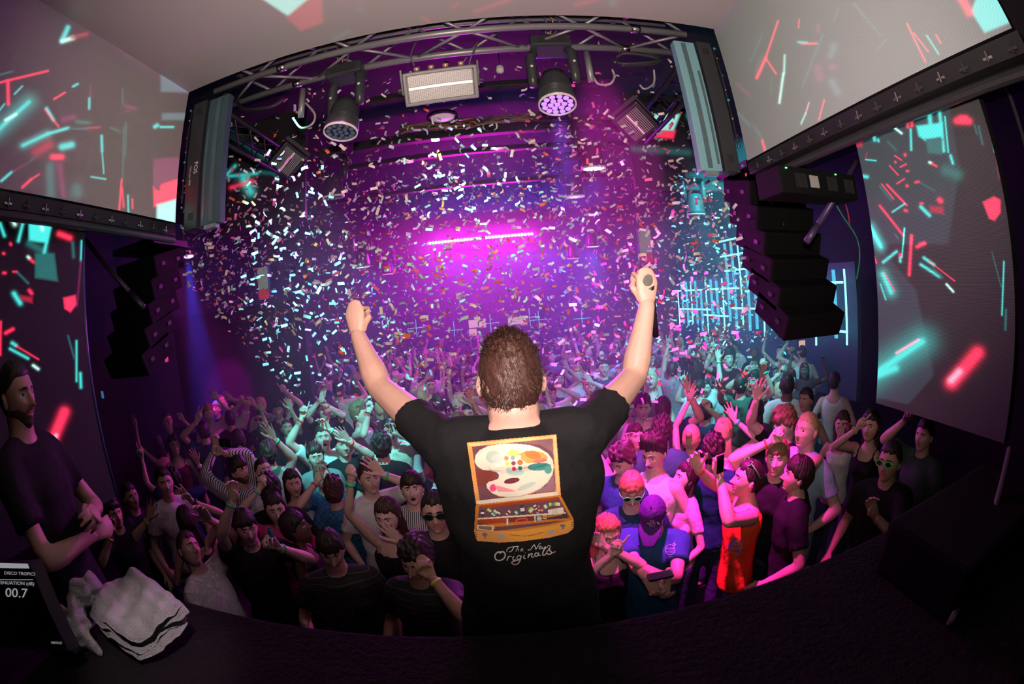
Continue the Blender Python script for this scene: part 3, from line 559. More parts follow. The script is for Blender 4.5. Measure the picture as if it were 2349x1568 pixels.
# ---- truss across the opening
TX0, TX1 = -1.86, 1.34
tr = empty('lighting_truss', (0, 2.53, CAMZ+1.70), label='grey box truss spanning the front of the booth above the strobe', cat='truss')
ch = [(2.40-2.53, 0), (2.67-2.53, 0), (2.40-2.53, .27), (2.67-2.53, .27)]
TM = mat('truss_paint', (.27, .28, .28), .38, metal=.35)
for y, z in ch: MB().tube([(TX0, y, z), (TX1, y, z)], .025, 14).build('chord', TM, tr, True)
nb = 9; dx = (TX1-TX0)/nb
for (a, b) in ((0, 1), (0, 2), (1, 3), (2, 3)):
    for i in range(nb):
        x0 = TX0+i*dx; p, q = (a, b) if i % 2 else (b, a)
        MB().tube([(x0, ch[p][0], ch[p][1]), (x0+dx, ch[q][0], ch[q][1])], .011, 8).build('brace', TM, tr, True)
for x in (-1.30, .98):
    for y, z in ch[:2]: MB().lathe([(.031, -.03), (.031, .03)], 14, (x, y, z), look((1, 0, 0))).build('coupler', CH, tr, True)
# second truss further back and side trusses
for k, (x, y0, y1, lab) in enumerate(((1.50, 2.5, 4.0, 'black truss running into the dark behind the right light fixture'), (-1.98, 2.5, 4.0, 'black truss running into the dark behind the left light fixture'))):
    t = empty('side_truss', (x, y0, CAMZ+1.62), label=lab, cat='truss'); c2 = [(-.1, 0), (.1, 0), (0, -.18)]
    for a, b in c2: MB().tube([(a, 0, b), (a, y1-y0, b)], .020, 8).build('chord', BK, t, True)
    for i in range(6):
        for a, b in ((0, 1), (1, 2), (2, 0)): MB().tube([(c2[a][0], i*.25, c2[a][1]), (c2[b][0], i*.25+.25, c2[b][1])], .009, 6).build('brace', BK, t, True)
# ---- strobe panel
S0 = at(1011, 195, 2.42); R = Matrix.Rotation(math.radians(-4), 3, 'Y') @ look(Vector(CAM)-S0+Vector((0, .0, -.3)))
st = empty('strobe_light', S0, label='wide grey strobe light panel hanging at the centre of the truss', cat='stage light')
def RB(m, name, mt, par, R_, O=(0, 0, 0), sm=False):
    V = [(R_ @ Vector(v))+Vector(O) for v in m.V]; return obj(name, V, m.F, mt, par, m.M, sm)
LG = mat('light_grey_housing', (.20, .21, .21), .45)
RB(MB().box((0, .10, -.03), (.42, .012, .07)).box((0, -.10, -.03), (.42, .012, .07)).box((-.205, 0, -.03), (.012, .2, .07)).box((.205, 0, -.03), (.012, .2, .07)).box((0, .095, .01), (.43, .022, .03), bev=.006).box((0, -.095, .01), (.43, .022, .03), bev=.006).box((-.205, 0, .01), (.022, .2, .03), bev=.006).box((.205, 0, .01), (.022, .2, .03), bev=.006).box((0, 0, -.06), (.40, .19, .01)), 'housing', LG, st, R)
cell = mat('strobe_cells', (.50, .48, .45), .35, spec=.5, emis=(1, .93, .85), es=.12)
for s_ in (1, -1):
    m = MB(); nx, ny = 34, 8
    for i in range(nx):
        for j in range(ny): m.box((-.187+.374*(i+.5)/nx, s_*.049+.072*((j+.5)/ny-.5), -.008), (.0085, .0072, .006))
    RB(m, 'led_cell_panel', cell, st, R)
RB(MB().box((0, 0, -.004), (.375, .018, .012), bev=.003), 'xenon_tube', mat('tube_glass', (.85, .8, .75), .2, emis=(1, .95, .88), es=.5), st, R)
RB(MB().box((0, 0, -.02), (.385, .17, .008)), 'reflector_plate', mat('reflector_back', (.25, .24, .23), .5), st, R)
for i in (-.13, -.045, .04, .13): RB(MB().lathe([(.019, 0), (.019, .025), (.012, .03)], 14, (i, .105, -.03), look((0, 1, .2))), 'rear_knob', mat('copper_knob', (.6, .35, .28), .35, metal=.6), st, R, sm=True)
for s_ in (-1, 1): RB(MB().box((s_*.225, .05, -.03), (.010, .16, .035)).lathe([(.018, 0), (.018, .02)], 12, (s_*.232, 0, -.03), look((s_, 0, 0))), 'bracket', DG, st, R)
for x0, x1 in ((925, 950), (1065, 1075)):
    p = smooth_path([at(x0+30, 95, 2.5)-S0, at(x0+18, 125, 2.45)-S0, at(x1, 150, 2.44)-S0]); MB().tube(p, .005, 6).build('power_cable', mat('grey_cable', (.12, .12, .12), .5), st, True)
# ---- moving heads
def moving_head(px, py, Y, aim, lens_r, lab, glow, body=mat('fixture_shell', (.04, .045, .05), .35), grp=None, lensm=None, rise=.47, detail=True):
    """px,py: centre of the lens disc on the photo"""
    L = at(px, py, Y); a = Vector(aim).normalized(); t = empty('moving_head_light', L-a*lens_r*1.6, label=lab, cat='stage light', group=grp); O = a*lens_r*1.6; R_ = look(a)
    k = lens_r/.125
    MB().lathe([(.02, -.30*k), (.085*k, -.29*k), (.112*k, -.22*k), (.120*k, -.12*k), (.130*k, -.05*k), (.134*k, -.004)], 28, O, R_).build('head', body, t, True)
    if detail:
        for j in range(7): MB().lathe([(.1225*k+.0012*j, -.115*k+j*.010), (.1275*k+.0012*j, -.112*k+j*.010), (.1225*k+.0012*j, -.109*k+j*.010)], 28, O, R_).build('cooling_fin', body, t, True)
    r = MB(); n = 36; V = []; F = []
    for i in range(n):
        for rr, zz in ((.134*k, -.01), (.134*k, .006), (.126*k, .006), (.124*k, -.004)): V.append(R_ @ Vector((rr*math.cos(2*PI*i/n), rr*math.sin(2*PI*i/n), zz))+O)
    for i in range(n):
        for j in range(3): F.append((i*4+j, ((i+1) % n)*4+j, ((i+1) % n)*4+j+1, i*4+j+1))
    r.add(V, F).build('lens_ring', mat('ring_trim', (.55, .5, .48), .35, emis=(1, .8, .8), es=.15), t, True)
    MB().lathe([(.124*k, -.010), (.123*k, -.004)], 28, O, R_).build('lens_plate', mat('lens_plate', (.02, .01, .04), .2), t, True)
    spots = [(0, 0)]+[(.048*k*math.cos(q*PI/3), .048*k*math.sin(q*PI/3)) for q in range(6)]+[(.094*k*math.cos(q*PI/6+.26), .094*k*math.sin(q*PI/6+.26)) for q in range(12)]
    for u, v in spots: MB().lathe([(.021*k, 0), (.020*k, .006*k), (.013*k, .014*k), (.004*k, .017*k)], 12, O+R_ @ Vector((u, v, -.004)), R_).build('lens', glow, t, True)
    # yoke: two arms and the base above
    w = .155*k; up = Vector((0, 0, 1)); sd = up.cross(a); sd = (Vector((1, 0, 0)) if sd.length < .1 else sd.normalized()); bz = rise*k*.78
    for s_ in (-1, 1):
        c = sd*s_*w; MB().tube([c-a*0, c+up*bz*.25, c*1.0+up*bz*.72, c*.75+up*bz*.86], [.030*k, .040*k, .040*k, .03*k], 12).build('yoke_arm', body, t, True)
        MB().lathe([(.012*k, 0), (.010*k, .004)], 12, c-Vector((0, .041*k, 0))+up*bz*.45, look((0, -1, 0))).build('badge', mat('white_badge', (.75, .75, .75), .4), t, True)
    MB().box(up*bz*.95, (.30*k, .22*k, .11*k), bev=.02*k).build('base', body, t)
    MB().box(up*bz*.95+Vector((0, -.112*k, .0)), (.2*k, .01, .06*k)).build('base_plate', DG, t)
    if detail:
        for q in (-.03, .0, .03): MB().tube(smooth_path([up*bz*1.0+Vector((q, -.1, .03)), up*bz*1.15+Vector((q*1.5+.02, -.16, .06)), up*bz*1.3+Vector((q*.5-.02, -.08, .14)), up*bz*1.5+Vector((0, .02, .18))]), .0055, 6).build('cable', mat('grey_cable', (.12, .12, .12), .5) if q else mat('amber_cable', (.5, .25, .06), .5), t, True)
    return t
g_purple = mat('lens_purple', (.2, .1, .3), .1, emis=(.45, .20, 1.), es=1.5); g_off = mat('lens_off', (.06, .09, .12), .06, spec=1., emis=(.1, .2, .3), es=.08); g_cyan = mat('lens_cyan', (.3, .4, .5), .1, emis=(.5, .85, 1.), es=3.5); g_pink = mat('lens_pink', (.3, .1, .3), .1, emis=(1., .35, .9), es=2.5)
moving_head(781, 303, 2.62, (-.10, -.20, -1), .108, 'moving head light at the left of the truss with dark unlit lenses', g_off)
moving_head(1279, 240, 2.62, (-.05, -.22, -1), .112, 'moving head light at the right of the truss with violet lit lenses', g_purple)
moving_head(1362, 386, 4.3, (.02, .1, -1), .115, 'moving head light with pale cyan lenses below the violet one', g_cyan, detail=False)
moving_head(1319, 451, 5.4, (0, .1, -1), .115, 'moving head light with pink lenses deep in the room to the right of centre', g_pink, detail=False)
moving_head(765, 452, 4.5, (0, .1, -1), .115, 'dark moving head light hanging behind confetti at left', g_off, detail=False)
moving_head(832, 612, 6.6, (0, .1, -1), .115, 'pale moving head light low in the room left of the pink bar', g_cyan, detail=False)
moving_head(890, 628, 8.6, (0, .1, -1), .115, 'small pink moving head light beside the pale one left of the bar', g_pink, detail=False)
moving_head(1360, 565, 8.0, (0, .1, -1), .115, 'pale moving head light in the bright haze right of the bar', g_cyan, detail=False)
moving_head(1315, 592, 8.6, (0, .1, -1), .115, 'small pink moving head light under the bright haze right of the bar', g_pink, detail=False)
moving_head(433, 588, 6.4, (.12, -.1, -1), .10, 'violet moving head light at far left throwing a blue beam down', mat('lens_violet', (.3, .1, .4), .1, emis=(.6, .3, 1), es=4), detail=False)
moving_head(1597, 492, 4.6, (0, .1, -1), .10, 'dark moving head light beside the right light fixture', g_off, detail=False)
# ---- finned blinders at the two sides
def blinder(px, py, Y, roll, size, lab):
    P = at(px, py, Y); R_ = look(Vector(CAM)-P+Vector((0, .5, -.9))) @ Matrix.Rotation(math.radians(roll), 3, 'Z'); t = empty('louvred_light', P, label=lab, cat='stage light'); k = size
    RB(MB().box((0, 0, -.05*k), (.24*k, .24*k, .10*k), bev=.01), 'housing', PL, t, R_)
    m = MB()
    for i in range(13): m.box((-.085*k+i*.0142*k, 0, .008), (.0055*k, .19*k, .012))
    RB(m, 'louvre', mat('louvre_metal', (.6, .56, .55), .3, metal=.5), t, R_); RB(MB().box((0, 0, .003), (.195*k, .2*k, .006)), 'face_plate', PL, t, R_)
    RB(MB().box((0, 0, .016), (.012*k, .18*k, .006)), 'tube', mat('tube_pinkish', (.8, .55, .6), .3, emis=(1, .6, .7), es=.3), t, R_); RB(MB().box((.0, .145*k, -.05*k), (.27*k, .03*k, .03*k)).box((.13*k, .05*k, -.05*k), (.012, .2*k, .03*k)), 'bracket', DG, t, R_)
blinder(659, 369, 3.3, -38, 1.02, 'small dark louvred light tilted at the left of the opening'); blinder(1458, 284, 3.0, 32, 1.05, 'louvred light with pale slats tilted at the right of the opening')
# ---- lights fixed to the opening
def column(x0, x1, sgn, lab, face, logo):
    z0, z1 = CAMZ+.30*D, CAMZ+.702*D; w = abs(x1-x0); t = empty('side_light_fixture', ((x0+x1)/2, D+.10, z0), label=lab, cat='stage light')
    s_ = sgn; H = z1-z0
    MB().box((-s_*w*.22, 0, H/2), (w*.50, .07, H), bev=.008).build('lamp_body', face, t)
    MB().box((-s_*w*.22-s_*.01, -.037, H*.5), (w*.10, .008, H*.96)).build('reflector_strip', mat('glossy_strip', (.12, .20, .22), .2, metal=.4), t); MB().box((-s_*w*.05, -.037, H*.4), (w*.05, .006, H*.7)).build('reflector_strip', mat('glossy_strip', (.12, .20, .22), .2, metal=.4), t)
    MB().box((s_*w*.24, -.01, H/2), (w*.36, .09, H*1.01), bev=.006).build('power_housing', mat('column_housing', (.03, .033, .036), .4), t)
    for zz in (.09, .92):
        m = MB()
        for i in range(6): m.box((s_*w*.24-.02+i*.008, -.057, H*zz), (.003, .004, .05))
        m.build('vent', DG, t)
    MB().box((-s_*w*.22, -.01, -.012), (w*.3, .05, .03), bev=.005).build('end_cap', mat('cap_steel', (.3, .4, .42), .3, metal=.6), t)
    for i in range(9): MB().lathe([(.010, 0), (.010, .012), (.005, .016)], 10, (s_*w*.47, -.055, H*(.04+.115*i)+.02*math.sin(i*2.)), look((0, -1, 0))).build('connector', CH if i % 2 else mat('connector_blue', (.05, .3, .5), .3), t, True)
    MB().tube(smooth_path([(s_*w*.46, -.05, H*.95), (s_*w*.44, -.07, H*.7), (s_*w*.48, -.05, H*.5), (s_*w*.45, -.07, H*.2)]), .007, 6).build('cable', PL, t, True)
    if logo:
        V, F = text_mesh('FOS', .050, .0005); R_ = Matrix.Rotation(PI/2, 3, 'X') @ Matrix.Rotation(-PI/2, 3, 'Z'); V = [R_ @ v+Vector((s_*w*.24+.012, -.057, H*.45)) for v in V]; obj('lettering', V, F, mat('white_print', (.8, .8, .8), .5), t, smooth=False)['label'] = 'white lettering FOS'
        V, F = text_mesh('FOS Luna 2000', .022, .0005); V = [R_ @ v+Vector((s_*w*.24-.028, -.057, H*.40)) for v in V]; obj('lettering', V, F, mat('white_print', (.8, .8, .8), .5), t, smooth=False)['label'] = 'small white model lettering'
column(1.205, 1.505, 1, 'tall LED light fixture at the right of the opening with a teal sheen', mat('column_face_teal_sheen', (.20, .42, .47), .35), False)  # teal reflections are put into the base colour of this face
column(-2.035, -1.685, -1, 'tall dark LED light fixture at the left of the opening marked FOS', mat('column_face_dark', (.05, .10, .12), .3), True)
# ---- rack unit under the right wing, loudspeaker arrays, poles
t = empty('amplifier_rack', (1.78, 2.05, ZB-.20), label='black rack panel with vents and a green light under the right upper screen', cat='rack'); MB().box((0, 0, 0), (.62, .25, .15), bev=.006).build('case', mat('speaker_black', (.006, .006, .007), .75, spec=.15), t)
for g0 in (-.2, .05, .2):
    m = MB()
    for i in range(8): m.box((g0+i*.011, -.128, .0), (.004, .006, .08))
    m.build('vent', DG, t)
MB().box((-.06, -.128, .0), (.07, .006, .07), bev=.004).build('socket_plate', mat('steel_plate', (.4, .4, .38), .35), t)
for x in (-.26, .13): MB().box((x, -.13, .06), (.01, .006, .006)).build('indicator', emit('green_led', (.1, 1, .2), 6), t)
def array(X, sgn, n, y0, zt, lab):
    t = empty('line_array_speaker', (X, y0, zt), label=lab, cat='loudspeaker'); y, z, a = 0., 0., 0.
    for i in range(n):
        a = math.radians(14+i*2.4); R_ = Matrix.Rotation(a, 3, 'X'); h = .195
        MB().box((0, 0, 0), (.56, .42, h-.012), bev=.012).build('x', mat('speaker_black', (.006, .006, .007), .75, spec=.15), None); b = COL.objects[-1]; b.name = 'cabinet'; b.parent = t; b.rotation_euler = (a, 0, 0); b.location = (0, y, z)
        [MB().box((-sgn*.283, q, 0), (.008, .05, .03)).build('rigging_plate', mat('plate_dim', (.02, .02, .022), .5), b) for q in (-.10, .12)]
        y -= math.sin(a)*h; z -= math.cos(a)*h
    MB().box((0, 0, .16), (.6, .5, .05)).box((0, 0, .22), (.05, .05, .12)).build('flying_frame', BK, t); return t
array(2.10, 1, 6, 3.0, CAMZ+.72, 'black line array loudspeakers hanging at the right of the opening'); array(-3.02, -1, 5, 3.0, CAMZ+.66, 'black line array loudspeakers in the dark at the left of the opening')
for A_, B_, Y1, Y2, lab, c in (((1965, 370), (1850, 555), 2.0, 2.15, 'dark violet pole slanting across the right loudspeakers', (.10, .07, .16)), ((192, 545), (330, 705), 2.3, 2.4, 'dark pole slanting down at the left beside the side screen', (.05, .04, .055))):
    a, b = at(*A_, Y1), at(*B_, Y2); t = empty('stay_pole', a, label=lab, cat='pole'); d = b-a; MB().tube([(0, 0, 0), d*.82], .020, 12).build('outer_tube', mat('pole'+str(Y1), c, .4, metal=.3), t, True); MB().tube([d*.8, d], .023, 12).build('sleeve', mat('pole'+str(Y1), c, .4), t, True)
for pts, c, lab in (([(1895, 430), (1930, 490), (1965, 545), (1972, 590), (1965, 640)], (.02, .35, .16), 'green cable curving down behind the right loudspeakers'), ([(1880, 420), (1915, 445), (1940, 470), (1950, 520)], (.4, .02, .03), 'red cable beside the green one behind the right loudspeakers')):
    P = smooth_path([at(a, b, 2.15) for a, b in pts]); o = MB().tube([p-P[0] for p in P], .006, 6).build('speaker_cable', mat('cable'+lab[:3], c, .5), None, True); o.location = P[0]; tag(o, lab, 'cable')
# coiled cables and droppers round the truss ends
for k, (pts, r, c, lab) in enumerate((([(1425, 120), (1500, 128), (1512, 140), (1430, 146), (1415, 132), (1440, 122), (1505, 133), (1500, 146), (1425, 150)], .012, (.03, .03, .032), 'thick coil of black cable at the right end of the truss'), ([(1358, 170), (1372, 192), (1400, 192), (1412, 172)], .008, (.4, .38, .36), 'loop of pale cable under the right part of the truss'), ([(1500, 160), (1500, 190), (1480, 204), (1468, 195)], .007, (.4, .38, .36), 'short pale cable loop near the right light fixture'),
        ([(672, 270), (690, 293), (715, 285), (722, 262), (700, 235)], .008, (.4, .38, .36), 'loop of pale cable left of the dark moving head'), ([(500, 205), (540, 230), (560, 250), (620, 245), (650, 225)], .014, (.02, .02, .02), 'thick black cable sagging at the left end of the truss'))):
    P = smooth_path([at(a, b, 2.62+.03*math.sin(i*2)) for i, (a, b) in enumerate(pts)]); o = MB().tube([p-P[0] for p in P], r, 8).build('cable_loop', mat('cbl%d' % k, c, .5), None, True); o.location = P[0]; tag(o, lab, 'cable')
for (a, b, c_, d_, lab) in ((695, 205, 690, 268, 'stub of dark pipe hanging left of the dark moving head'), (1345, 120, 1357, 187, 'stub of dark pipe hanging right of the violet moving head')):
    P, Q = at(a, b, 2.6), at(c_, d_, 2.6); o = MB().tube([(0, 0, 0), Q-P], .022, 12).build('drop_pipe', TM, None, True); o.location = P; tag(o, lab, 'pipe')
P = at(1147, 160, 3.4); t = empty('hanging_bulb', P, label='small round white lamp hanging right of the strobe', cat='lamp'); MB().lathe([(.008, .05), (.03, .035), (.036, .0), (.030, -.025), (.01, -.036)], 16).build('bulb', mat('white_glass', (.8, .78, .74), .3), t, True); MB().tube([(0, 0, .04), (0, 0, .5)], .003, 6).build('cord', PL, t); MB().tube([(-.01, 0, -.03), (-.02, 0, -.42)], .002, 6).build('pull_string', PL, t)
P = at(1015, 269, 4.0); t = empty('round_ceiling_lamp', P, label='round recessed ceiling lamp under the strobe', cat='lamp'); MB().lathe([(.145, .02), (.15, 0), (.12, -.012), (.115, -.004)], 28).build('rim', BK, t, True); MB().lathe([(.115, .01), (.112, -.008), (.06, -.022), (.01, -.026)], 28).build('diffuser', mat('frosted_lamp', (.6, .58, .55), .3, emis=(1, .85, .8), es=.18), t, True)
# dark ceiling beams and ducts behind the truss
for k, (py, Y, x0, x1, hh) in enumerate(((200, 3.6, -1.0, 1.0, .06), (300, 4.4, -1.4, 1.6, .10), (345, 5.4, -1.8, 2.0, .06), (420, 6.6, -2.6, 2.6, .06))):
    z = at(1100, py, Y).z; o = MB().box((0, 0, 0), (x1-x0, .10, hh), bev=.01).build('ceiling_beam', mat('dark_beam', (.010, .010, .012), .6)); o.location = ((x0+x1)/2, Y, z); tag(o, ['narrow dark beam just behind the strobe', 'wide dark duct above the confetti cloud', 'dark beam across the middle of the room ceiling', 'dark beam over the pink bar light'][k], 'beam')
o = MB(); rr = random.Random(5)
for i in range(26):
    z = at(1100, 278, 4.2).z; p = [(-.85+.34*j, rr.uniform(-.05, .05), rr.uniform(-.05, .05)) for j in range(6)]; o.tube(smooth_path(p, 3), .006, 5, mi=i % 3)
o = obj('cable_bundle', o.V, o.F, [mat('bundle_a', (.25, .10, .06), .5), mat('bundle_b', (.05, .05, .05), .5), mat('bundle_c', (.35, .22, .16), .5)], None, o.M, True); o.location = (.0, 4.2, at(1100, 278, 4.2).z); tag(o, 'long bundle of reddish cables lying along a tray below the round lamp', 'cables')
# ---- the room
def plane(name, P, m, thick=None):
    o = obj(name, P, [tuple(range(len(P)))], m, smooth=False); tag(o, kind='structure'); return o
wallm = mat('black_wall', (.008, .008, .010), .8, noise=.3); floorm = mat('dance_floor', (.03, .03, .032), .45)
YF = 14.5
def slab(name, a, b, m):
    a, b = Vector(a), Vector(b); o = MB().box((a+b)/2, b-a).build(name, m); tag(o, kind='structure'); return o
slab('floor', (-7, -3, -.1), (7, YF, FL), floorm); slab('ceiling', (-7, -3, 5.6), (7, YF, 5.7), wallm); slab('wall_left', (-7.1, -3, 0), (-7, YF, 5.6), wallm); slab('wall_right', (7, -3, 0), (7.1, YF, 5.6), wallm); slab('wall_back', (-7, YF, 0), (7, YF+.1, 5.6), mat('back_wall_paint', (.02, .02, .04), .7)); slab('wall_front', (-7, -3.1, 0), (7, -3, 5.6), wallm)
# dark partition at left of the hall
slab('wall_partition', (-6.2, 6.8, FL), (-3.2, 7.0, 3.45), mat('partition_paint', (.012, .012, .03), .8))
# right wall of glowing tubes
tubew = mat('tube_wall_panel', (.05, .14, .18), .45); tg = emit('cyan_tube', (.08, .50, .75), 1.3); tg2 = emit('cyan_tube_bright', (.25, .75, .95), 2.2)
def tube_wall():
    A, B = Vector((4.75, 11.6, 0)), Vector((5.25, 5.2, 0)); d = (B-A); L = d.length; d.normalize(); n = Vector((-d.y, d.x, 0))
    if n.x > 0: n = -n
    slabm = MB(); P = [A+Vector((.08, 0, 1.2)), B+Vector((.08, 0, 1.2)), B+Vector((.08, 0, 3.36)), A+Vector((.08, 0, 3.36))]; Q = [p+Vector((.1, 0, 0)) for p in P]
    slabm.add(P+Q, [(0, 1, 2, 3), (7, 6, 5, 4), (0, 4, 5, 1), (1, 5, 6, 2), (2, 6, 7, 3), (3, 7, 4, 0)]); o = slabm.build('trim_1', tubew); tag(o, kind='structure')
    rr = random.Random(3); lab = ['thin cyan light tube standing on the right wall, among its neighbours']
    N = 25
    for i in range(N):
        s_ = L*(i+.5)/N; z0 = 2.0+rr.random()*.3; z1 = 3.25 if i % 5 else 3.0
        if 10 <= i <= 15: z1 = 4.0
        p = A+d*s_+n*.06; o = MB().tube([(0, 0, z0), (0, 0, z1)], .032 if i % 3 else .018, 8).build('light_tube', tg if i % 3 else tg2, None, True); o.location = p; tag(o, 'upright cyan light tube on the right wall of tubes', 'light tube', 'upright tubes on the right wall')
    for i, (a, b, z) in enumerate(((.02, .50, 3.02), (.45, .95, 2.60), (.05, .30, 2.55), (.40, .62, 3.72), (.38, .60, 4.05), (.62, .98, 3.05), (.25, .42, 2.42), (.70, .99, 2.30), (.42, .60, 3.40))):
        p = A+d*L*a+n*.12; o = MB().tube([(0, 0, 0), d*L*(b-a)], .020, 8).build('light_tube', tg2, None, True); o.location = (p.x, p.y, z); tag(o, 'level cyan light tube crossing the upright ones on the right wall', 'light tube', 'level tubes on the right wall')
    l = bpy.data.lights.new('wall_wash', 'AREA'); l.shape = 'RECTANGLE'; l.size = 5.5; l.size_y = .25; l.energy = 60; l.color = (.15, .6, .8); lo = bpy.data.objects.new('wall_wash', l); COL.objects.link(lo); lo.location = (A+B)/2+n*.5+Vector((0, 0, 3.6)); lo.rotation_euler = (0, math.radians(70), 0)
tube_wall()
for k, (px, py, Y, w, h, lab) in enumerate(((1090, 742, 13.6, .42, .26, 'left one of the pair of small lit monitors left of the head'), (1107, 741, 13.6, .22, .30, 'narrow lit monitor next to the left small monitor above the head'), (1180, 735, 13.6, .42, .26, 'small lit monitor on the back wall above the head of the man'), (1200, 734, 13.6, .18, .30, 'narrow lit monitor at the right of the monitor pair'), (1085, 762, 13.6, .25, .24, 'small lit monitor just below the pair on the back wall'), (1838, 790, 6.2, .16, .16, 'small square lit display in the crowd at right'))):
    P = at(px, py, Y); t = empty('wall_monitor', P, label=lab, cat='monitor'); MB().box((0, 0, 0), (w, .04, h), bev=.005).build('casing', PL, t); MB().box((0, -.022, 0), (w*.92, .004, h*.88)).build('display', mat('warm_display', (.05, .05, .05), .4, emis=(1, .6, .5), es=.7, noise=.5), t)
for k, (px, py) in enumerate(((1042, 757), (1125, 741), (1215, 727), (1236, 733), (955, 752), (1335, 730))):
    P = at(px, py, 13.2); t = empty('cross_light', P, label='thin cyan cross of light on the back wall', cat='light tube', group='light crosses on the back wall'); MB().tube([(-.26, 0, 0), (.26, 0, 0)], .010, 6).build('level_tube', tg, t); MB().tube([(0, 0, -.26), (0, 0, .26)], .010, 6).build('upright_tube', tg, t)
# pink bars
bz = at(1100, 546, 8.0).z; x0 = at(982, 554, 8.0).x; x1 = at(1224, 538, 8.0).x; xm = (x0+x1)/2
for k, (a, b) in enumerate(((x0, xm+.02), (xm+.07, x1))):
    t = empty('led_bar_light', ((a+b)/2, 8.0, bz), label=('left' if k == 0 else 'right')+' half of the blazing pink LED bar across the room', cat='stage light'); w = b-a
    MB().box((0, .05, .02), (w, .08, .08), bev=.01).build('housing', PL, t)
    n = int(w/.055)
    for i in range(n): MB().lathe([(.028, 0), (.026, .012), (.012, .022)], 8, (-w/2+w*(i+.5)/n, .008, 0), look((0, -1, -.1))).build('emitter', emit('pink_emitter', (1., .42, .90), 16 if (i > 6 or k) else 7), t, True)
for k, (px, py) in enumerate(((1052, 470), (1110, 448), (1000, 480))):
    pass
# extra wide dim screens further back
for k, (px0, px1, py0, py1, Y, sh, lab) in enumerate(((1440, 1600, 195, 350, 4.6, [('p', [(1495, 262), (1560, 262), (1545, 300), (1488, 300)]), ('r', [(1490, 300), (1550, 300), (1545, 318), (1490, 316)]), ('t', 1580, 265, 1590, 285, 3), ('d', 1440, 340, 1580, 350, 6)], 'dim screen behind the right louvred light with a pale green and pink block'), (505, 645, 290, 420, 4.4, [('t', 560, 410, 575, 440, 8), ('t', 515, 405, 590, 398, 2), ('r', 530, 430, 580, 415, 3), ('d', 600, 395, 650, 400, 3), ('t', 520, 400, 540, 380, 2), ('d', 520, 300, 620, 370, 4)], 'dim screen behind the left louvred light with thin teal streaks'))):
    a, b = at(px0, py0, Y), at(px1, py1, Y); c0 = at(px0, py1, Y)
    led_screen('side_hall_screen', (min(a.x, b.x)-.1, Y, min(a.z, b.z)-.45), (abs(b.x-a.x)+.4, 0, 0), (0, 0, abs(a.z-b.z)+.35), 160, 120, [sh], [(1, 0, 0)], 'Z', (.03, .03, .035), lab, es=1.0, fine=.1, out=(0, 1, 0))
for k, (px, py, lab) in enumerate(((1480, 565, 'bright pale banner of light hanging right of the raised fist'), (605, 650, 'pale and red lit panel seen through confetti at left'))):
    P = at(px, py, 6.5); t = empty('hall_banner', P, label=lab, cat='screen'); MB().box((0, 0, 0), (.22, .04, .55)).build('casing', PL, t); MB().box((0, -.023, .08), (.2, .005, .36)).build('lit_upper_part', emit('banner_pale', (.6, .8, .6), .2), t); MB().box((0, -.023, -.18), (.2, .005, .15)).build('lit_lower_part', emit('banner_red', (.9, .05, .08), .4), t)
P = at(378, 812, 5.0); t = empty('bottle_cluster_sign', P, label='small pink neon sign of upright strokes in the dark at left', cat='neon sign')
for i in range(4): MB().box((-.07+.04*i, 0, .02*math.sin(i*2)), (.014, .02, .20)).build('neon_stroke', emit('neon_pink', (1, .05, .25), .8), t)
P = at(235, 905, 4.6); o = MB().box((0, 0, 0), (.05, .02, .11)).build('blue_sign', emit('blue_glow', (.03, .2, .5), .7)); o.location = P; tag(o, 'tiny blue glowing mark in the dark at far left', 'light')
# ---- stage, booth table, gear
slab('stage_platform', (-3.2, -2.8, FL), (3.2, 1.62, 1.26), mat('stage_black', (.015, .014, .015), .7))
for o_ in [COL.objects['stage_platform']]: tag(o_, 'black stage platform the man and the booth stand on', 'stage'); del o_['kind']
TZ = CAMZ-.80; TY = .885
tb = empty('booth_table', (0, TY, 1.26), label='black booth counter along the bottom of the picture, behind the man', cat='table')
MB().box((.46, -.42, TZ-1.26-.03), (3.68, .84, .06), bev=.012).build('worktop', mat('worktop_felt', (.012, .010, .011), .95, bump=.5, bscale=60, noise=.3, spec=.1), tb)
MB().box((.46, -.06, (TZ-1.26-.06)/2), (3.6, .05, TZ-1.26-.06)).build('front_panel', BK, tb)
for x in (-1.3, 2.2): MB().box((x, -.78, (TZ-1.26-.06)/2), (.06, .06, TZ-1.26-.06)).build('leg', BK, tb)
# ---------------------------------------------------------------- the man with raised fists, seen from behind
def P3(xy, zy, y): return np.array([xy*y, y, CAMZ+zy*y])
EL, WL = np.array([-.392, 1.33, CAMZ-.222]), np.array([-.492, 1.47, CAMZ-.060])
ER, WR = np.array([.388, 1.35, CAMZ-.262]), np.array([.462, 1.40, CAMZ-.040])
DJ = person((.006, 1.09, CAMZ-.192), 0, [(-1, WL, 'fist_fine', dict(elbow=EL, fd=(-.10, .18, 1.), back=(-.25, -1, .1), sf=.46, sr=.90, bulge=1.06)), (1, WR, 'mic_fine', dict(elbow=ER, fd=(.10, .1, 1.), back=(.1, -1, .1), sf=.44, sr=.90, bulge=1.06))],
            shirt=('tee', 'black'), hair=('fade', 'brown'), skin=1, label='man seen from behind with both fists raised, in a black T-shirt with a suitcase print', height=1.61, floor=1.26, wide=1.14, shinf=.024, neck=1.08, vox=.0075, svox=.0095, pants='black', shrug=.038)
HANDS['none'] = None
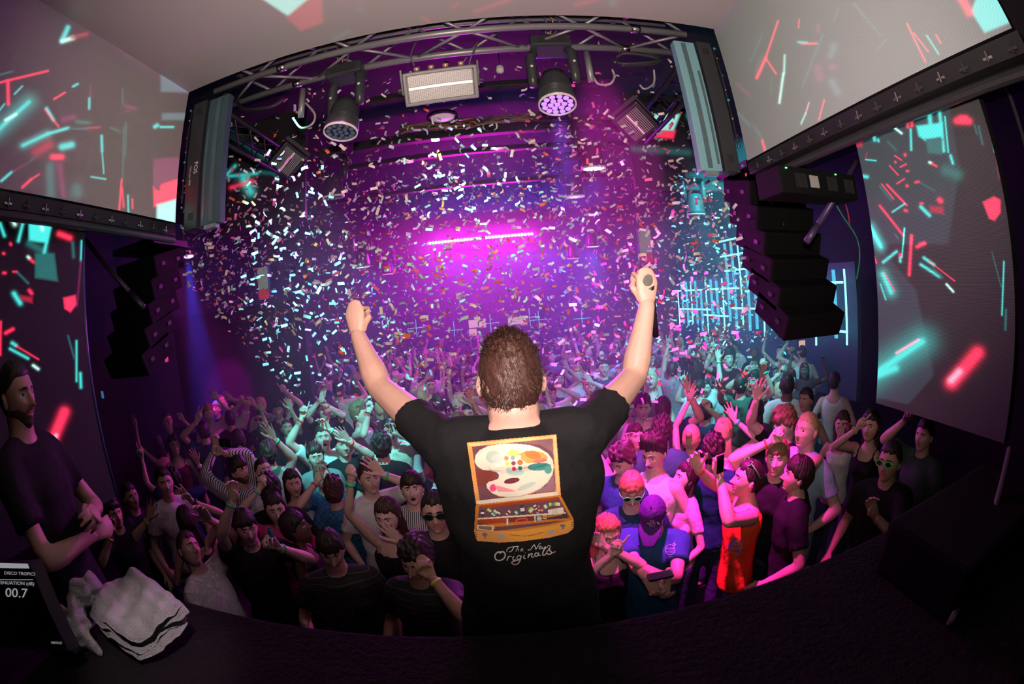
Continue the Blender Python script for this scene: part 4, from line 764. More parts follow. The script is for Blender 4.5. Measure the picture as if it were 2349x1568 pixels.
# ---------------------------------------------------------------- the crowd, placed by where each head and hand is
USED = []
def crowd(px, py, hz, off, hair, shirt, arms, label, hyaw=0, hp=8, hr=0, skin=1, mouth=0., beard=False, female=False, band=(), glasses=None, lod=1, lean=None, pants='jeans', group=None, wide=1.):
    H = np.array(at_z(px, py, hz+FL)); USED.append((H[0], H[1]))
    yaw = math.degrees(math.atan2(H[0], -H[1]))+off; Rb = rotz(math.radians(yaw)); A = []; sides = []
    for k, a in enumerate(arms):
        d = ray(a[0], a[1]); best = None
        o = a[3] if len(a) > 3 else {}
        sd = o.get('s')
        for t in np.arange(.5, 16, .02):
            q = CAM+d*t; r = np.linalg.norm(q-(H+np.array([0, 0, -.21])))
            sc = abs(r-o.get('d', .50))+(.12 if q[1] > H[1]+.1 else 0)
            if best is None or sc < best[0]: best = (sc, q)
        q = best[1]
        if sd is None: sd = 1 if (Rb.T @ (q-H))[0] > 0 else -1
        if sd in sides: sd = -sd
        sides.append(sd); v = q-(H+np.array([0, 0, -.2])); q = q-v/np.linalg.norm(v)*.07
        oo = {k_: v_ for k_, v_ in o.items() if k_ not in ('s', 'd')}; A.append((sd, q, a[2], oo))
    return person(H, yaw, A, shirt=shirt, hair=hair, skin=skin, label=label, group=group, hyaw=hyaw, hpitch=hp, hroll=hr, mouth=mouth, beard=beard, female=female, band=[(sides[i] if i < len(sides) else 1, c) for i, c in band], glasses=glasses, lod=lod, lean=lean, pants=pants, wide=wide)
T, J, V_, TK, LG_ = 'tee', 'jersey', 'vest', 'tank', 'long'
# right front
crowd(1497, 1178, 1.60, -6, ('cap', 'dark'), (T, 'blue'), [(1478, 1338, 'hold', dict(d=.52, hz=-1, fd=(.35, -.5, -.4))), (1538, 1338, 'hold', dict(d=.52, hz=-1, fd=(-.3, -.5, -.4)))], 'man in purple cap and blue T-shirt looking down at a phone', hp=-48, wide=1.15, band=((1, 'yellow'),))
crowd(1449, 1125, 1.60, 4, ('fringe', 'ginger'), (T, 'navy'), [], 'man with straight ginger hair and green-rimmed sunglasses, in navy', hp=-14, skin=0, glasses=('green', .004))
crowd(1428, 1060, 1.66, -38, ('curly', 'brown'), (T, 'navy'), [], 'curly-haired man looking down to the left behind the ginger man', hp=-14, skin=0)
crowd(1500, 1040, 1.72, -30, ('quiff', 'dark'), (V_, 'white'), [], 'man in white vest with thick dark hair and open mouth', hp=-12, skin=0, mouth=.8, wide=1.05)
crowd(1393, 1225, 1.52, 18, ('long', 'ginger'), (TK, 'black'), [(1402, 1268, 'point', dict(d=.38)), (1384, 1240, 'relax', dict(d=.36))], 'woman with long pink-lit hair beside the black T-shirt, pointing a finger', hp=-4, skin=0, female=True)
crowd(1713, 1100, 1.66, -72, ('short', 'dark'), (V_, 'orange'), [(1640, 1082, 'hold', dict(d=.50)), (1566, 1048, 'claw', dict(d=.66))], 'man in bright orange vest with green sunglasses pushed up, filming', hp=16, skin=1, glasses=('green', .070), wide=1.02, band=((1, 'red'),))
crowd(1570, 1098, 1.52, -60, ('long', 'dark'), (T, 'pink'), [], 'woman in pink collared shirt looking up to the left', hp=24, skin=0, female=True)
crowd(1783, 1052, 1.70, -8, ('fringe', 'lightbrown'), (T, 'black'), [(1764, 992, 'fist', dict(d=.44))], 'pale man in black behind the orange vest with a red wristband', skin=0, band=((0, 'red'),))
crowd(1850, 988, 1.82, -40, ('buzz', 'blond'), (T, 'lightblue'), [], 'tall man with cropped fair hair in a light blue shirt', hp=12, skin=0, pants='white')
crowd(1828, 1092, 1.66, -78, ('fringe', 'dark'), (T, 'black'), [(1852, 1058, 'fist', dict(d=.30, hz=-1.2))], 'dark-haired man in black in profile with fist at his temple', hp=14, skin=1)
crowd(1800, 975, 1.76, -50, ('curly', 'lightbrown'), (T, 'black'), [(1726, 900, 'open', dict(d=.60))], 'curly fair-haired man looking down, one arm stretched out to the left', hp=-20, skin=0)
crowd(2040, 1060, 1.74, -22, ('short', 'dark'), (T, 'black'), [(2004, 1198, 'relax', dict(d=.40, hz=-1))], 'man in green sunglasses and black T-shirt in the dark at right', skin=2, glasses=('green', .005))
crowd(1997, 978, 1.70, -20, ('long', 'dark'), (TK, 'black'), [(1962, 972, 'point', dict(d=.46))], 'dim person pointing a finger up, behind the man in green sunglasses', skin=1, female=True, band=((0, 'gold'),))
crowd(1932, 975, 1.58, -10, ('long', 'brown'), (TK, 'white'), [(1940, 1000, 'relax', dict(d=.34))], 'woman in white top in the dim light right of the light blue shirt', skin=1, female=True, band=((0, 'white'),))
crowd(2120, 1000, 1.70, -30, ('short', 'dark'), (T, 'green'), [(2068, 948, 'point', dict(d=.50))], 'barely lit person in dark green at far right under the side screen', skin=1)
crowd(1636, 1038, 1.64, 178, ('curly', 'dark'), (T, 'navy'), [], 'back of a head of thick dark hair just left of the lifted phone', skin=1, hp=0)
crowd(1660, 992, 1.62, 170, ('long', 'blond'), (TK, 'white'), [(1690, 948, 'open', dict(d=.50))], 'woman with long pale blond hair seen from behind', female=True, skin=0, band=((0, 'green'),))
crowd(1586, 1006, 1.58, 168, ('bun', 'blond'), (TK, 'teal'), [(1580, 900, 'open', dict(d=.60))], 'woman with a blond ponytail seen from behind, arm straight up', female=True, skin=0)
crowd(1521, 940, 1.70, 172, ('short', 'dark'), (T, 'navy'), [(1590, 893, 'open', dict(d=.62))], 'back of a dark round head left of the crossed raised arms', skin=1)
crowd(1520, 992, 1.68, 165, ('curly', 'dark'), (T, 'teal'), [], 'person with a mop of hair behind the man in the white vest', skin=1)
crowd(1475, 938, 1.66, 6, ('quiff', 'dark'), (TK, 'hotpink'), [(1478, 985, 'relax', dict(d=.34))], 'person with white sunglasses on the head, lit magenta', skin=0, glasses=('white', .072), mouth=.3)
crowd(1448, 940, 1.60, 12, ('short', 'brown'), (V_, 'white'), [], 'smiling person at the edge of the black T-shirt sleeve', skin=0, mouth=.5)
crowd(1458, 1002, 1.54, 20, ('long', 'brown'), (TK, 'pink'), [(1425, 1010, 'relax', dict(d=.42))], 'woman in pale pink top lit magenta, below the white sunglasses', skin=0, female=True)
crowd(1806, 884, 1.80, 176, ('buzz', 'dark'), (T, 'white'), [], 'person in white shirt seen from behind, head dark and cropped', skin=3)
crowd(1848, 918, 1.66, -30, ('short', 'dark'), (V_, 'white'), [], 'dim person in a white sleeveless top near the right speakers', skin=2)
crowd(1700, 885, 1.72, 160, ('short', 'dark'), (T, 'green'), [(1646, 888, 'open', dict(d=.66)), (1760, 838, 'point', dict(d=.64))], 'person in green from behind with a long bare arm thrown left', skin=1, band=((0, 'green'), (1, 'green')))
crowd(1735, 940, 1.60, 170, ('long', 'dark'), (T, 'green'), [], 'person with long dark hair in green behind the outstretched arm', skin=1, female=True)
crowd(1620, 945, 1.58, 150, ('short', 'dark'), (T, 'blue'), [(1627, 928, 'fist', dict(d=.44)), ], 'person in blue holding up a yellow cup in the teal light', skin=1, band=((0, 'green'),))
crowd(1352, 886, 1.68, 5, ('short', 'dark'), (T, 'teal'), [(1358, 866, 'open', dict(d=.40))], 'man with sunglasses on his head above the right shoulder of the black T-shirt', skin=0, glasses=('black', .070), lod=0)
crowd(1283, 870, 1.62, 8, ('long', 'dark'), (TK, 'navy'), [(1306, 835, 'open', dict(d=.52))], 'dark-haired woman in violet light right of the man\'s ear', female=True, skin=1, lod=0)
crowd(1325, 862, 1.66, 12, ('quiff', 'ginger'), (V_, 'pink'), [(1388, 815, 'fist', dict(d=.6))], 'magenta-lit person with reddish hair between the ear and the right arm', skin=0, lod=0)
crowd(1385, 845, 1.74, 8, ('short', 'dark'), (T, 'navy'), [], 'man close behind the right forearm in magenta haze', skin=1, lod=0)
crowd(1262, 905, 1.64, 30, ('curly', 'dark'), (T, 'white'), [(1292, 880, 'relax', dict(d=.42))], 'person in white leaning right just beside the man\'s neck', skin=1, lod=0)
# left front
crowd(741, 1006, 1.70, 6, ('short', 'dark'), (T, 'white'), [(684, 945, 'point', dict(d=.56)), (756, 972, 'relax', dict(d=.5, s=-1))], 'open-mouthed man in white T-shirt, arm bent up to the left', skin=0, mouth=1., hp=16, band=((0, 'red'), (1, 'green')))
crowd(788, 1022, 1.64, 10, ('short', 'dark'), (T, 'black'), [(801, 1002, 'open', dict(d=.50))], 'young man with a hand straight up and a red wristband', skin=0, hp=12, band=((0, 'red'),))
crowd(725, 1050, 1.60, 6, ('curly', 'brown'), (T, 'grey'), [], 'frowning young man with curly brown hair', skin=0, hp=10)
crowd(605, 1082, 1.64, 24, ('buzz', 'dark'), (T, 'white'), [(632, 988, 'open', dict(d=.58, s=-1))], 'grinning crew-cut man in white with one open hand raised', skin=0, mouth=.4, hp=20, band=((0, 'green'),))
crowd(549, 1080, 1.68, 38, ('fringe', 'dark'), (LG_, 'stripe'), [(482, 1015, 'hold', dict(d=.5)), (503, 1022, 'hold', dict(d=.48))], 'bearded man in striped top holding a phone up with both hands', skin=1, beard=True, hp=6, band=((0, 'green'),))
crowd(946, 1122, 1.62, -4, ('fringe', 'dark'), (T, 'stripe'), [], 'open-mouthed boy in a striped shirt by the black T-shirt', skin=0, mouth=1., hp=14)
crowd(848, 1098, 1.66, 14, ('short', 'brown'), (T, 'white'), [(882, 1072, 'open', dict(d=.42))], 'man in white staring with hand raised beside his face', skin=0, hp=10, band=((0, 'green'),))
crowd(890, 1185, 1.60, -26, ('long', 'brown'), (TK, 'black'), [(792, 1078, 'fist', dict(d=.62)), (918, 1240, 'open', dict(d=.42, s=-1))], 'woman with long wavy hair in a black sequinned top, arm up', female=True, skin=0, hp=0, band=((0, 'green'), (1, 'green')))
crowd(760, 1262, 1.60, -6, ('fringe', 'dark'), (J, 'redtrim'), [], 'man with dark fringe looking down in a dark red-trimmed jersey', hp=-12, skin=1, wide=1.12)
crowd(957, 1285, 1.62, -30, ('curly', 'dark'), (J, 'redtrim'), [(996, 1315, 'fist', dict(d=.36, s=-1, hz=-1.2))], 'man with sunglasses in dark curls and fist at his cheek, in a jersey', hp=-6, skin=2, glasses=('black', .072), band=((0, 'yellow'),), wide=1.08)
crowd(1000, 1176, 1.70, -6, ('short', 'dark'), (T, 'black'), [], 'man in glasses and black crew neck half hidden by the black T-shirt', skin=1, glasses=('black', .005))
crowd(681, 1212, 1.56, 72, ('fringe', 'dark'), (TK, 'black'), [], 'dark-skinned woman in profile looking up to the right', female=True, skin=3, hp=22)
crowd(565, 1212, 1.62, 6, ('fringe', 'dark'), (T, 'black'), [(651, 1250, 'hold', dict(d=.42)), (525, 1128, 'relax', dict(d=.60))], 'young man with a bowl-cut fringe in plain black T-shirt', skin=0, hp=4, band=((0, 'green'), (1, 'green')), wide=1.12)
crowd(632, 1168, 1.58, 2, ('long', 'dark'), (T, 'hotpink'), [(586, 1100, 'fist', dict(d=.48))], 'woman in pink with dark hair parted in the middle', female=True, skin=0, hp=4, band=((0, 'green'),))
crowd(435, 1262, 1.58, 36, ('short', 'brown'), (T, 'white'), [(484, 1168, 'claw', dict(d=.5))], 'person in white T-shirt leaning back at lower left', skin=1, hp=30, hr=-20, lean=(-.22, .1))
crowd(378, 1108, 1.70, 8, ('short', 'dark'), (T, 'white'), [], 'dim man in white crew-neck T-shirt at left', skin=1)
crowd(430, 1196, 1.56, 170, ('long', 'brown'), (TK, 'black'), [(437, 1128, 'peace', dict(d=.48))], 'long-haired person from behind making a two-finger sign at left', female=True, skin=1, band=((0, 'dark'),))
crowd(741, 1098, 1.54, 18, ('short', 'lightbrown'), (J, 'check'), [(720, 1095, 'relax', dict(d=.38))], 'person in a blue checked jersey tipping the head back', skin=0, hp=26, band=((0, 'red'),), mouth=.5)
crowd(768, 1128, 1.52, 160, ('curly', 'brown'), (J, 'check'), [], 'curly-haired person in blue checked jersey from behind', skin=1)
crowd(827, 952, 1.74, 62, ('quiff', 'lightbrown'), (V_, 'grey'), [(849, 936, 'fist', dict(d=.46))], 'man in profile with swept-up hair and raised fist, teal lit', skin=0, band=((0, 'dark'),))
crowd(742, 942, 1.68, 12, ('short', 'dark'), (T, 'black'), [(733, 905, 'relax', dict(d=.5)), (748, 920, 'point', dict(d=.48))], 'man between two crossed raised arms, one with a red wristband', skin=0, band=((1, 'red'),))
crowd(897, 990, 1.70, 6, ('short', 'dark'), (T, 'cream'), [(918, 985, 'relax', dict(d=.38))], 'man with sunglasses on his head by the left sleeve', skin=1, glasses=('black', .072))
crowd(877, 1026, 1.66, 170, ('curly', 'dark'), (T, 'black'), [], 'back of a dark curly head below the left sleeve', skin=1)
crowd(672, 1110, 1.56, 10, ('long', 'dark'), (TK, 'white'), [], 'smiling woman with dark hair between the crew-cut and checked people', female=True, skin=1, mouth=.4)
crowd(606, 1000, 1.68, 175, ('short', 'dark'), (T, 'black'), [], 'back of a man in black with a small white mark on his collar', skin=1)
crowd(618, 1042, 1.62, 172, ('curly', 'brown'), (T, 'green'), [], 'back of a head above the crew-cut man', skin=1)
crowd(548, 1010, 1.64, 168, ('long', 'dark'), (T, 'navy'), [(566, 1042, 'relax', dict(d=.4))], 'person with dark hair behind the phone, hand by the face', female=True, skin=1)
crowd(621, 1128, 1.66, 175, ('curly', 'dark'), (T, 'black'), [], 'mound of curly dark hair above the woman in pink', skin=2)
crowd(468, 990, 1.70, 178, ('short', 'dark'), (T, 'navy'), [(448, 955, 'peace', dict(d=.5))], 'dark head from behind in front of the magenta group at left', skin=1, band=((0, 'red'),))
crowd(479, 952, 1.70, 10, ('quiff', 'ginger'), (T, 'pink'), [(503, 906, 'open', dict(d=.56))], 'red-haired person with one long arm up in magenta light', skin=0, band=((0, 'white'),), lod=0)
crowd(533, 940, 1.68, -10, ('buzz', 'dark'), (T, 'white'), [(532, 905, 'open', dict(d=.44)), (553, 916, 'fist', dict(d=.56))], 'man in white with two hands high in magenta light', skin=0, lod=0)
crowd(528, 962, 1.66, 178, ('short', 'dark'), (T, 'black'), [], 'dark head from behind below the two raised magenta hands', skin=2, lod=0)
crowd(598, 932, 1.70, -30, ('fringe', 'ginger'), (T, 'white'), [(580, 922, 'relax', dict(d=.42))], 'person with pink-lit straight hair at the right of the magenta group', skin=0, lod=0)
crowd(598, 962, 1.62, -24, ('short', 'brown'), (T, 'navy'), [], 'person in sunglasses lit pink below the straight pink-lit hair', skin=0, glasses=('black', .004), lod=0)
crowd(660, 926, 1.72, 0, ('short', 'dark'), (T, 'black'), [(660, 958, 'relax', dict(d=.36)), (655, 890, 'point', dict(d=.55))], 'man in black with a half magenta, half teal face and one finger pointing up', skin=0, band=((0, 'red'),), lod=0)
crowd(638, 942, 1.68, -6, ('curly', 'dark'), (T, 'black'), [], 'dark-haired man with pink-lit face beside the pointing man', skin=1, lod=0)
crowd(400, 1022, 1.62, 10, ('long', 'dark'), (TK, 'maroon'), [], 'dim long-haired woman at the edge of the magenta light', female=True, skin=2)
crowd(385, 965, 1.70, 14, ('short', 'dark'), (T, 'navy'), [(425, 957, 'relax', dict(d=.5))], 'dim person in navy with hands near the magenta group', skin=1, lod=0)
crowd(300, 1140, 1.62, 24, ('short', 'dark'), (T, 'black'), [(345, 1190, 'open', dict(d=.5))], 'very dim person at far left with a splayed hand', skin=2, band=((0, 'yellow'),))
crowd(262, 1180, 1.62, 20, ('curly', 'dark'), (T, 'black'), [(250, 1225, 'relax', dict(d=.44))], 'very dim person by the towels with a yellow wristband', skin=2, band=((0, 'yellow'),))
crowd(1008, 926, 1.66, 176, ('curly', 'dark'), (T, 'black'), [], 'round dark head left of the man\'s neck', skin=1, lod=0)
crowd(1053, 926, 1.70, -20, ('short', 'grey'), (T, 'teal'), [(1072, 912, 'relax', dict(d=.38))], 'bearded older man tipping his head back left of the neck', skin=0, hp=28, beard=True, lod=0)
crowd(1075, 950, 1.60, -10, ('short', 'dark'), (T, 'white'), [], 'person in white just above the left shoulder of the black T-shirt', skin=0, lod=0)
crowd(988, 885, 1.68, 4, ('short', 'dark'), (T, 'navy'), [(974, 862, 'open', dict(d=.45))], 'person with hand up in the violet haze left of the head', skin=0, lod=0)
# ---- the crowd further back and in the gaps
rr = random.Random(21); nfill = 0
sh = [(T, 'white'), (T, 'black'), (T, 'navy'), (V_, 'white'), (T, 'grey'), (TK, 'black'), (T, 'teal'), (T, 'cream'), (T, 'maroon')]; hs_ = ['short', 'curly', 'fringe', 'long', 'quiff', 'buzz']; hc_ = ['dark', 'dark', 'brown', 'lightbrown', 'blond']
for row in range(18):
    y = 2.5+.60*row
    n = int(10+row*.9)
    for i in range(n):
        x = (-1.15*y-.2)+(2.15*y+.4)*(i+.5+rr.uniform(-.3, .3))/n; yy = y+rr.uniform(-.2, .2)
        if abs(x) > (5.0 if yy > 5 else 4.6) or (x < -3.0 and 6.2 < yy < 7.6) or (x > 4.0 and yy > 10): continue
        if yy < 2.9 and (-1.5 < x < 2.4): continue
        if min([99]+[math.hypot(x-u, yy-v) for u, v in USED]) < .43: continue
        if yy < 4 and x > 2.9: continue
        hz = rr.uniform(1.52, 1.74)+FL; hw = np.array([x, yy, hz]); pxy = to_px([hw])[0]
        if yy > 7: g_, lb = 'far crowd in the haze', 'one of the small faraway people with raised hands deep in the blue haze'
        elif x < -2.2: g_, lb = 'dark crowd at far left', 'one of the barely lit people crowded in the dark left side'
        elif x > 2.2: g_, lb = 'teal and dark crowd at right', 'one of the people packed in the dim right side near the speakers'
        else: g_, lb = 'packed middle crowd', 'one of the people packed between the clearer faces in the middle crowd'
        back = rr.random() < .45; off = (180 if back else 0)+rr.uniform(-35, 35); A = []; yaw = math.degrees(math.atan2(x, -yy))+off; Rb = rotz(math.radians(yaw))
        for sd in (1, -1):
            if rr.random() < (.62 if sd == 1 else .35)*(1.1 if yy > 4 else .7):
                A.append((sd, hw+Rb @ np.array([sd*rr.uniform(.08, .32), rr.uniform(.05, .30), 0])+np.array([0, 0, rr.uniform(.02, .42)]), rr.choice(['open', 'fist', 'point', 'relax', 'claw', 'peace']), {}))
        f = rr.random() < .3; USED.append((x, yy)); nfill += 1
        person(hw, yaw, A, shirt=rr.choice(sh), hair=(('long' if f else rr.choice([h for h in hs_ if h != 'long'])), rr.choice(hc_)), skin=rr.choice([0, 0, 1, 1, 2, 3]), label=lb, group=g_, hyaw=rr.uniform(-25, 25), hpitch=rr.uniform(-5, 22), mouth=rr.choice([0, 0, .6]), female=f, lod=0, band=[(1, rr.choice(['green', 'red', 'white']))] if A and rr.random() < .5 else ())
print('PEOPLE', len(PERSON_JOBS), 'fill', nfill)
for i in range(len(USED)):
    for j in range(i):
        d_ = math.hypot(USED[i][0]-USED[j][0], USED[i][1]-USED[j][1])
        if d_ < .27: print('CLOSE', PERSON_JOBS[i+1]['label'][:30], '|', PERSON_JOBS[j+1]['label'][:30], round(d_, 2))
# crew member at the left edge, on the stage
HC_ = np.array([-1.72, .78, CAMZ-.11])
person(HC_, -62, [(-1, HC_+np.array([.22, .14, -.44]), 'relax', dict(hz=-1.)), (1, HC_+np.array([.20, .10, -.52]), 'relax', dict(hz=-1))], shirt=('tee', 'black'), hair=('fade', 'dark'), skin=2, label='bearded man in black standing at the left edge in the dark, in profile', floor=1.26, beard=True, wide=1.1, hyaw=-8)
finish_people()
# ---------------------------------------------------------------- details of the raised-fist man
djs = DJ['shirt_obj']; dg = bpy.context.evaluated_depsgraph_get(); dg.update()
bv = BVHTree.FromPolygons([tuple(Vector(v.co)+DJ['root'].location) for v in djs.data.vertices], [tuple(p.vertices) for p in djs.data.polygons])
def onto(px, py, off):
    d = Vector(ray(px, py)); h = bv.ray_cast(Vector(CAM), d)
    if h[0] is None: h = (Vector(CAM)+d*1.12,)
    return h[0]-d*off
PR = empty('printed_artwork', (0, 0, 0)); bpy.data.objects.remove(PR)
def dec(name, layers, parent, base_off=.0035):
    """flat ink shapes pressed onto the cloth: layers of (colour, polygon in close-up coordinates)"""
    V = []; F = []; M = []; mats = []; names = {}
    for li, (c, poly) in enumerate(layers):
        key = tuple(c)
        if key not in names: names[key] = len(mats); mats.append(mat('ink_%d_%d_%d' % tuple(int(255*x) for x in c), c, .7, spec=.2))
        bm = bmesh.new(); vs = [bm.verts.new((x, y, 0)) for x, y in poly]
        try: bm.faces.new(vs)
        except Exception: bm.free(); continue
        bmesh.ops.triangulate(bm, faces=bm.faces[:]); 
        for _ in range(4):
            e = [e for e in bm.edges if e.calc_length() > 38]
            if not e: break
            bmesh.ops.subdivide_edges(bm, edges=e, cuts=1); bmesh.ops.triangulate(bm, faces=bm.faces[:])
        bm.verts.index_update(); n = len(V)
        for v in bm.verts: V.append(onto(1050+v.co.x/4.752, 980+v.co.y/4.752, base_off+.00010*li)-DJ['root'].location)
        for f in bm.faces: F.append(tuple(n+v.index for v in f.verts)); M.append(names[key])
        bm.free()
    return obj(name, V, F, mats, parent, M, False)
def ell(cx, cy, rx, ry, a=0, n=20):
    a = math.radians(a); return [(cx+rx*math.cos(t)*math.cos(a)-ry*math.sin(t)*math.sin(a), cy+rx*math.cos(t)*math.sin(a)+ry*math.sin(t)*math.cos(a)) for t in [2*PI*i/n for i in range(n)]]
def line(p, w):
    P = [Vector(q) for q in (smooth_path([(a, b, 0) for a, b in p], 5) if len(p) > 2 else [(a, b, 0) for a, b in p])]; L = []; R_ = []
    for i, q in enumerate(P):
        t = (P[min(i+1, len(P)-1)]-P[max(i-1, 0)]); t.normalize(); n = Vector((-t.y, t.x, 0))*w/2; L.append((q.x+n.x, q.y+n.y)); R_.append((q.x-n.x, q.y-n.y))
    return [(L[i], L[i+1], R_[i+1], R_[i]) for i in range(len(L)-1)]
OR = (.80, .36, .10); OL = (.86, .52, .24); PLUM = (.17, .07, .09); CR = (.80, .74, .60); DR = (.42, .06, .02); OD = (.62, .22, .03)
lay = [(OR, [(100, 165), (1075, 75), (1125, 740), (200, 840)]), (OL, [(112, 180), (1065, 88), (1072, 110), (150, 205)]), (OL, [(1040, 120), (1070, 90), (1118, 735), (1085, 742)]), (PLUM, [(155, 210), (1035, 122), (1068, 695), (240, 795)]), ((.24, .12, .14), [(700, 160), (1035, 128), (1045, 330), (1020, 260), (900, 190)]), ((.22, .05, .04), [(190, 450), (400, 480), (430, 560), (330, 640), (215, 640)]), ((.30, .16, .20), [(1045, 520), (1066, 690), (800, 720), (960, 640)]),
       (CR, [(205, 800), (1085, 700), (1090, 745), (210, 840)])]
pal = [(183, 370), (195, 300), (240, 245), (330, 200), (470, 178), (640, 176), (780, 190), (890, 225), (980, 280), (1030, 345), (1045, 420), (1030, 510), (980, 590), (900, 660), (800, 710), (680, 745), (560, 755), (450, 745), (370, 710), (320, 660), (312, 620), (340, 590), (400, 575), (445, 555), (450, 510), (420, 480), (350, 462), (270, 458), (210, 420)]
lay += [((.55, .45, .36), [(x+6, y+8) for x, y in pal]), (CR, pal), ((.46, .58, .50), ell(385, 320, 80, 68)), ((.55, .64, .56), ell(430, 340, 70, 50)), ((.85, .62, .20), ell(610, 280, 68, 38)), ((.82, .36, .10), [(650, 300), (740, 255), (830, 250), (930, 275), (985, 320), (960, 360), (860, 385), (760, 390), (700, 350)]), ((.78, .20, .05), ell(820, 300, 90, 42, 12)), ((.50, .18, .16), ell(900, 362, 75, 22, -8)), ((.06, .30, .27), ell(890, 428, 128, 42, -4)), ((.10, .36, .32), ell(985, 460, 40, 45)), ((.42, .60, .54), ell(630, 490, 95, 34)), ((.5, .62, .55), ell(750, 640, 110, 28, -22)),
        ((.80, .08, .22), ell(385, 658, 36, 42, 20)), ((.80, .30, .38), [(400, 630), (470, 640), (560, 670), (650, 695), (560, 700), (440, 702)]), ((.16, .03, .05), ell(590, 580, 86, 30, -10)),
        ((.74, .26, .14), ell(530, 334, 24, 24)), ((.28, .38, .36), ell(600, 330, 24, 24)), ((.48, .60, .58), ell(670, 320, 22, 22)), ((.84, .66, .08), ell(541, 395, 24, 24)), ((.22, .06, .09), ell(608, 390, 24, 24)), ((.80, .16, .04), ell(680, 380, 32, 31)), ((.42, .58, .52), ell(552, 463, 26, 24)), ((.78, .02, .16), ell(613, 451, 23, 23)), ((.03, .24, .24), ell(680, 443, 23, 23))]
box_ = [(OD, [(195, 845), (1120, 735), (1265, 1000), (1262, 1100), (1200, 1150), (1000, 1200), (700, 1240), (450, 1255), (210, 1235), (178, 1140)]), (PLUM, [(235, 858), (1100, 760), (1235, 1000), (1000, 1050), (500, 1120), (205, 1125)]), (DR, [(250, 850), (1080, 757), (1090, 785), (260, 882)]), (DR, [(225, 1000), (530, 985), (528, 1055), (400, 1060), (220, 1035)]), ((.26, .04, .03), [(560, 985), (830, 960), (835, 1020), (560, 1050)]), ((.10, .04, .05), [(860, 960), (1190, 930), (1200, 1000), (870, 1020)]),
        (OD, [(225, 1060), (1230, 985), (1225, 1010), (760, 1060), (230, 1125)]), (PLUM, [(400, 1085), (1180, 1010), (1000, 1050), (420, 1120)]), ((.75, .66, .50), [(210, 1060), (395, 1070), (390, 1130), (212, 1112)]), ((.28, .17, .13), [(228, 1072), (372, 1080), (368, 1122), (230, 1104)]), (OR, [(180, 1125), (640, 1130), (1000, 1070), (1262, 1005), (1262, 1100), (1200, 1150), (1000, 1200), (700, 1240), (450, 1255), (210, 1235)]), ((.85, .42, .04), [(560, 1150), (1030, 1080), (1240, 1040), (1230, 1080), (1000, 1120), (560, 1170)]),
        (CR, [(215, 988), (960, 935), (1180, 925), (1180, 938), (960, 955), (215, 1003)]), (CR, [(530, 990), (550, 988), (550, 1060), (530, 1062)]), (CR, [(832, 965), (850, 962), (852, 1025), (836, 1028)])]
bot = []
for (x, y, w, h, a, c, c2) in ((270, 930, 34, 60, 0, (.02, .03, .06), (.8, .8, .75)), (345, 900, 50, 52, 35, (.05, .25, .10), (.8, .72, .2)), (400, 930, 48, 62, 40, (.75, .72, .6), (.1, .35, .2)), (450, 930, 30, 50, 35, (.04, .10, .07), (.75, .75, .7)), (550, 930, 34, 56, 40, (.75, .70, .6), (.2, .05, .05)), (640, 925, 40, 52, 45, (.04, .24, .12), (.8, .8, .75)), (705, 890, 44, 92, -12, (.04, .07, .12), (.80, .80, .74)), (775, 885, 26, 40, 30, (.05, .30, .15), (.05, .30, .15)), (800, 900, 40, 60, 35, (.80, .60, .08), (.75, .74, .62)), (845, 870, 34, 52, -20, (.72, .72, .64), (.1, .1, .1)), (885, 860, 24, 26, 0, (.75, .10, .06), (.75, .10, .06)), (918, 900, 26, 34, 20, (.78, .08, .04), (.8, .4, .3)), (880, 915, 20, 50, 35, (.7, .6, .6), (.3, .1, .1)), (960, 860, 40, 70, 60, (.05, .22, .13), (.75, .76, .7)), (1045, 835, 36, 96, 88, (.80, .62, .08), (.1, .3, .2)), (1100, 835, 28, 34, 0, (.72, .74, .72), (.7, .7, .7)), (1070, 912, 60, 170, 80, (.80, .76, .62), (.72, .68, .5)), (1050, 960, 16, 180, 80, (.55, .26, .08), (.55, .26, .08)), (890, 990, 50, 50, 0, (.38, .48, .48), (.6, .64, .6)), (945, 975, 44, 46, 0, (.75, .42, .22), (.55, .2, .08))):
    a = math.radians(a); f = lambda u, v: (x+u*math.cos(a)-v*math.sin(a), y+u*math.sin(a)+v*math.cos(a))
    bot += [(c, [f(-w/2, -h/2), f(w/2, -h/2), f(w/2, h/2), f(-w/2, h/2)]), (c2, [f(-w/2, -h*.15), f(w/2, -h*.15), f(w/2, h*.25), f(-w/2, h*.25)])]
ring_ = [((.70, .12, .10), q) for q in line([(625, 1045), (650, 1005), (720, 990), (755, 1000), (730, 1035), (670, 1050), (625, 1045)], 14)]
hd = [((.82, .40, .05), q) for q in line([(560, 1185), (680, 1205), (800, 1200), (880, 1180), (945, 1155)], 42)]+[((.45, .12, .02), q) for q in line([(560, 1165), (680, 1180), (800, 1176), (940, 1140)], 8)]
cl = [((.42, .40, .44), [(442, 1165), (505, 1162), (508, 1212), (446, 1215)]), ((.42, .40, .44), [(985, 1118), (1045, 1108), (1048, 1152), (988, 1165)]), ((.80, .36, .06), [(505, 1160), (550, 1160), (548, 1215), (510, 1215)]), ((.80, .36, .06), [(945, 1130), (985, 1122), (990, 1175), (950, 1180)]), ((.22, .18, .22), ell(295, 1165, 30, 18)), ((.22, .18, .22), [(280, 1165), (312, 1165), (305, 1205), (290, 1205)]), ((.22, .18, .22), ell(1145, 1070, 30, 18)), ((.22, .18, .22), [(1130, 1070), (1160, 1066), (1155, 1108), (1142, 1110)])]
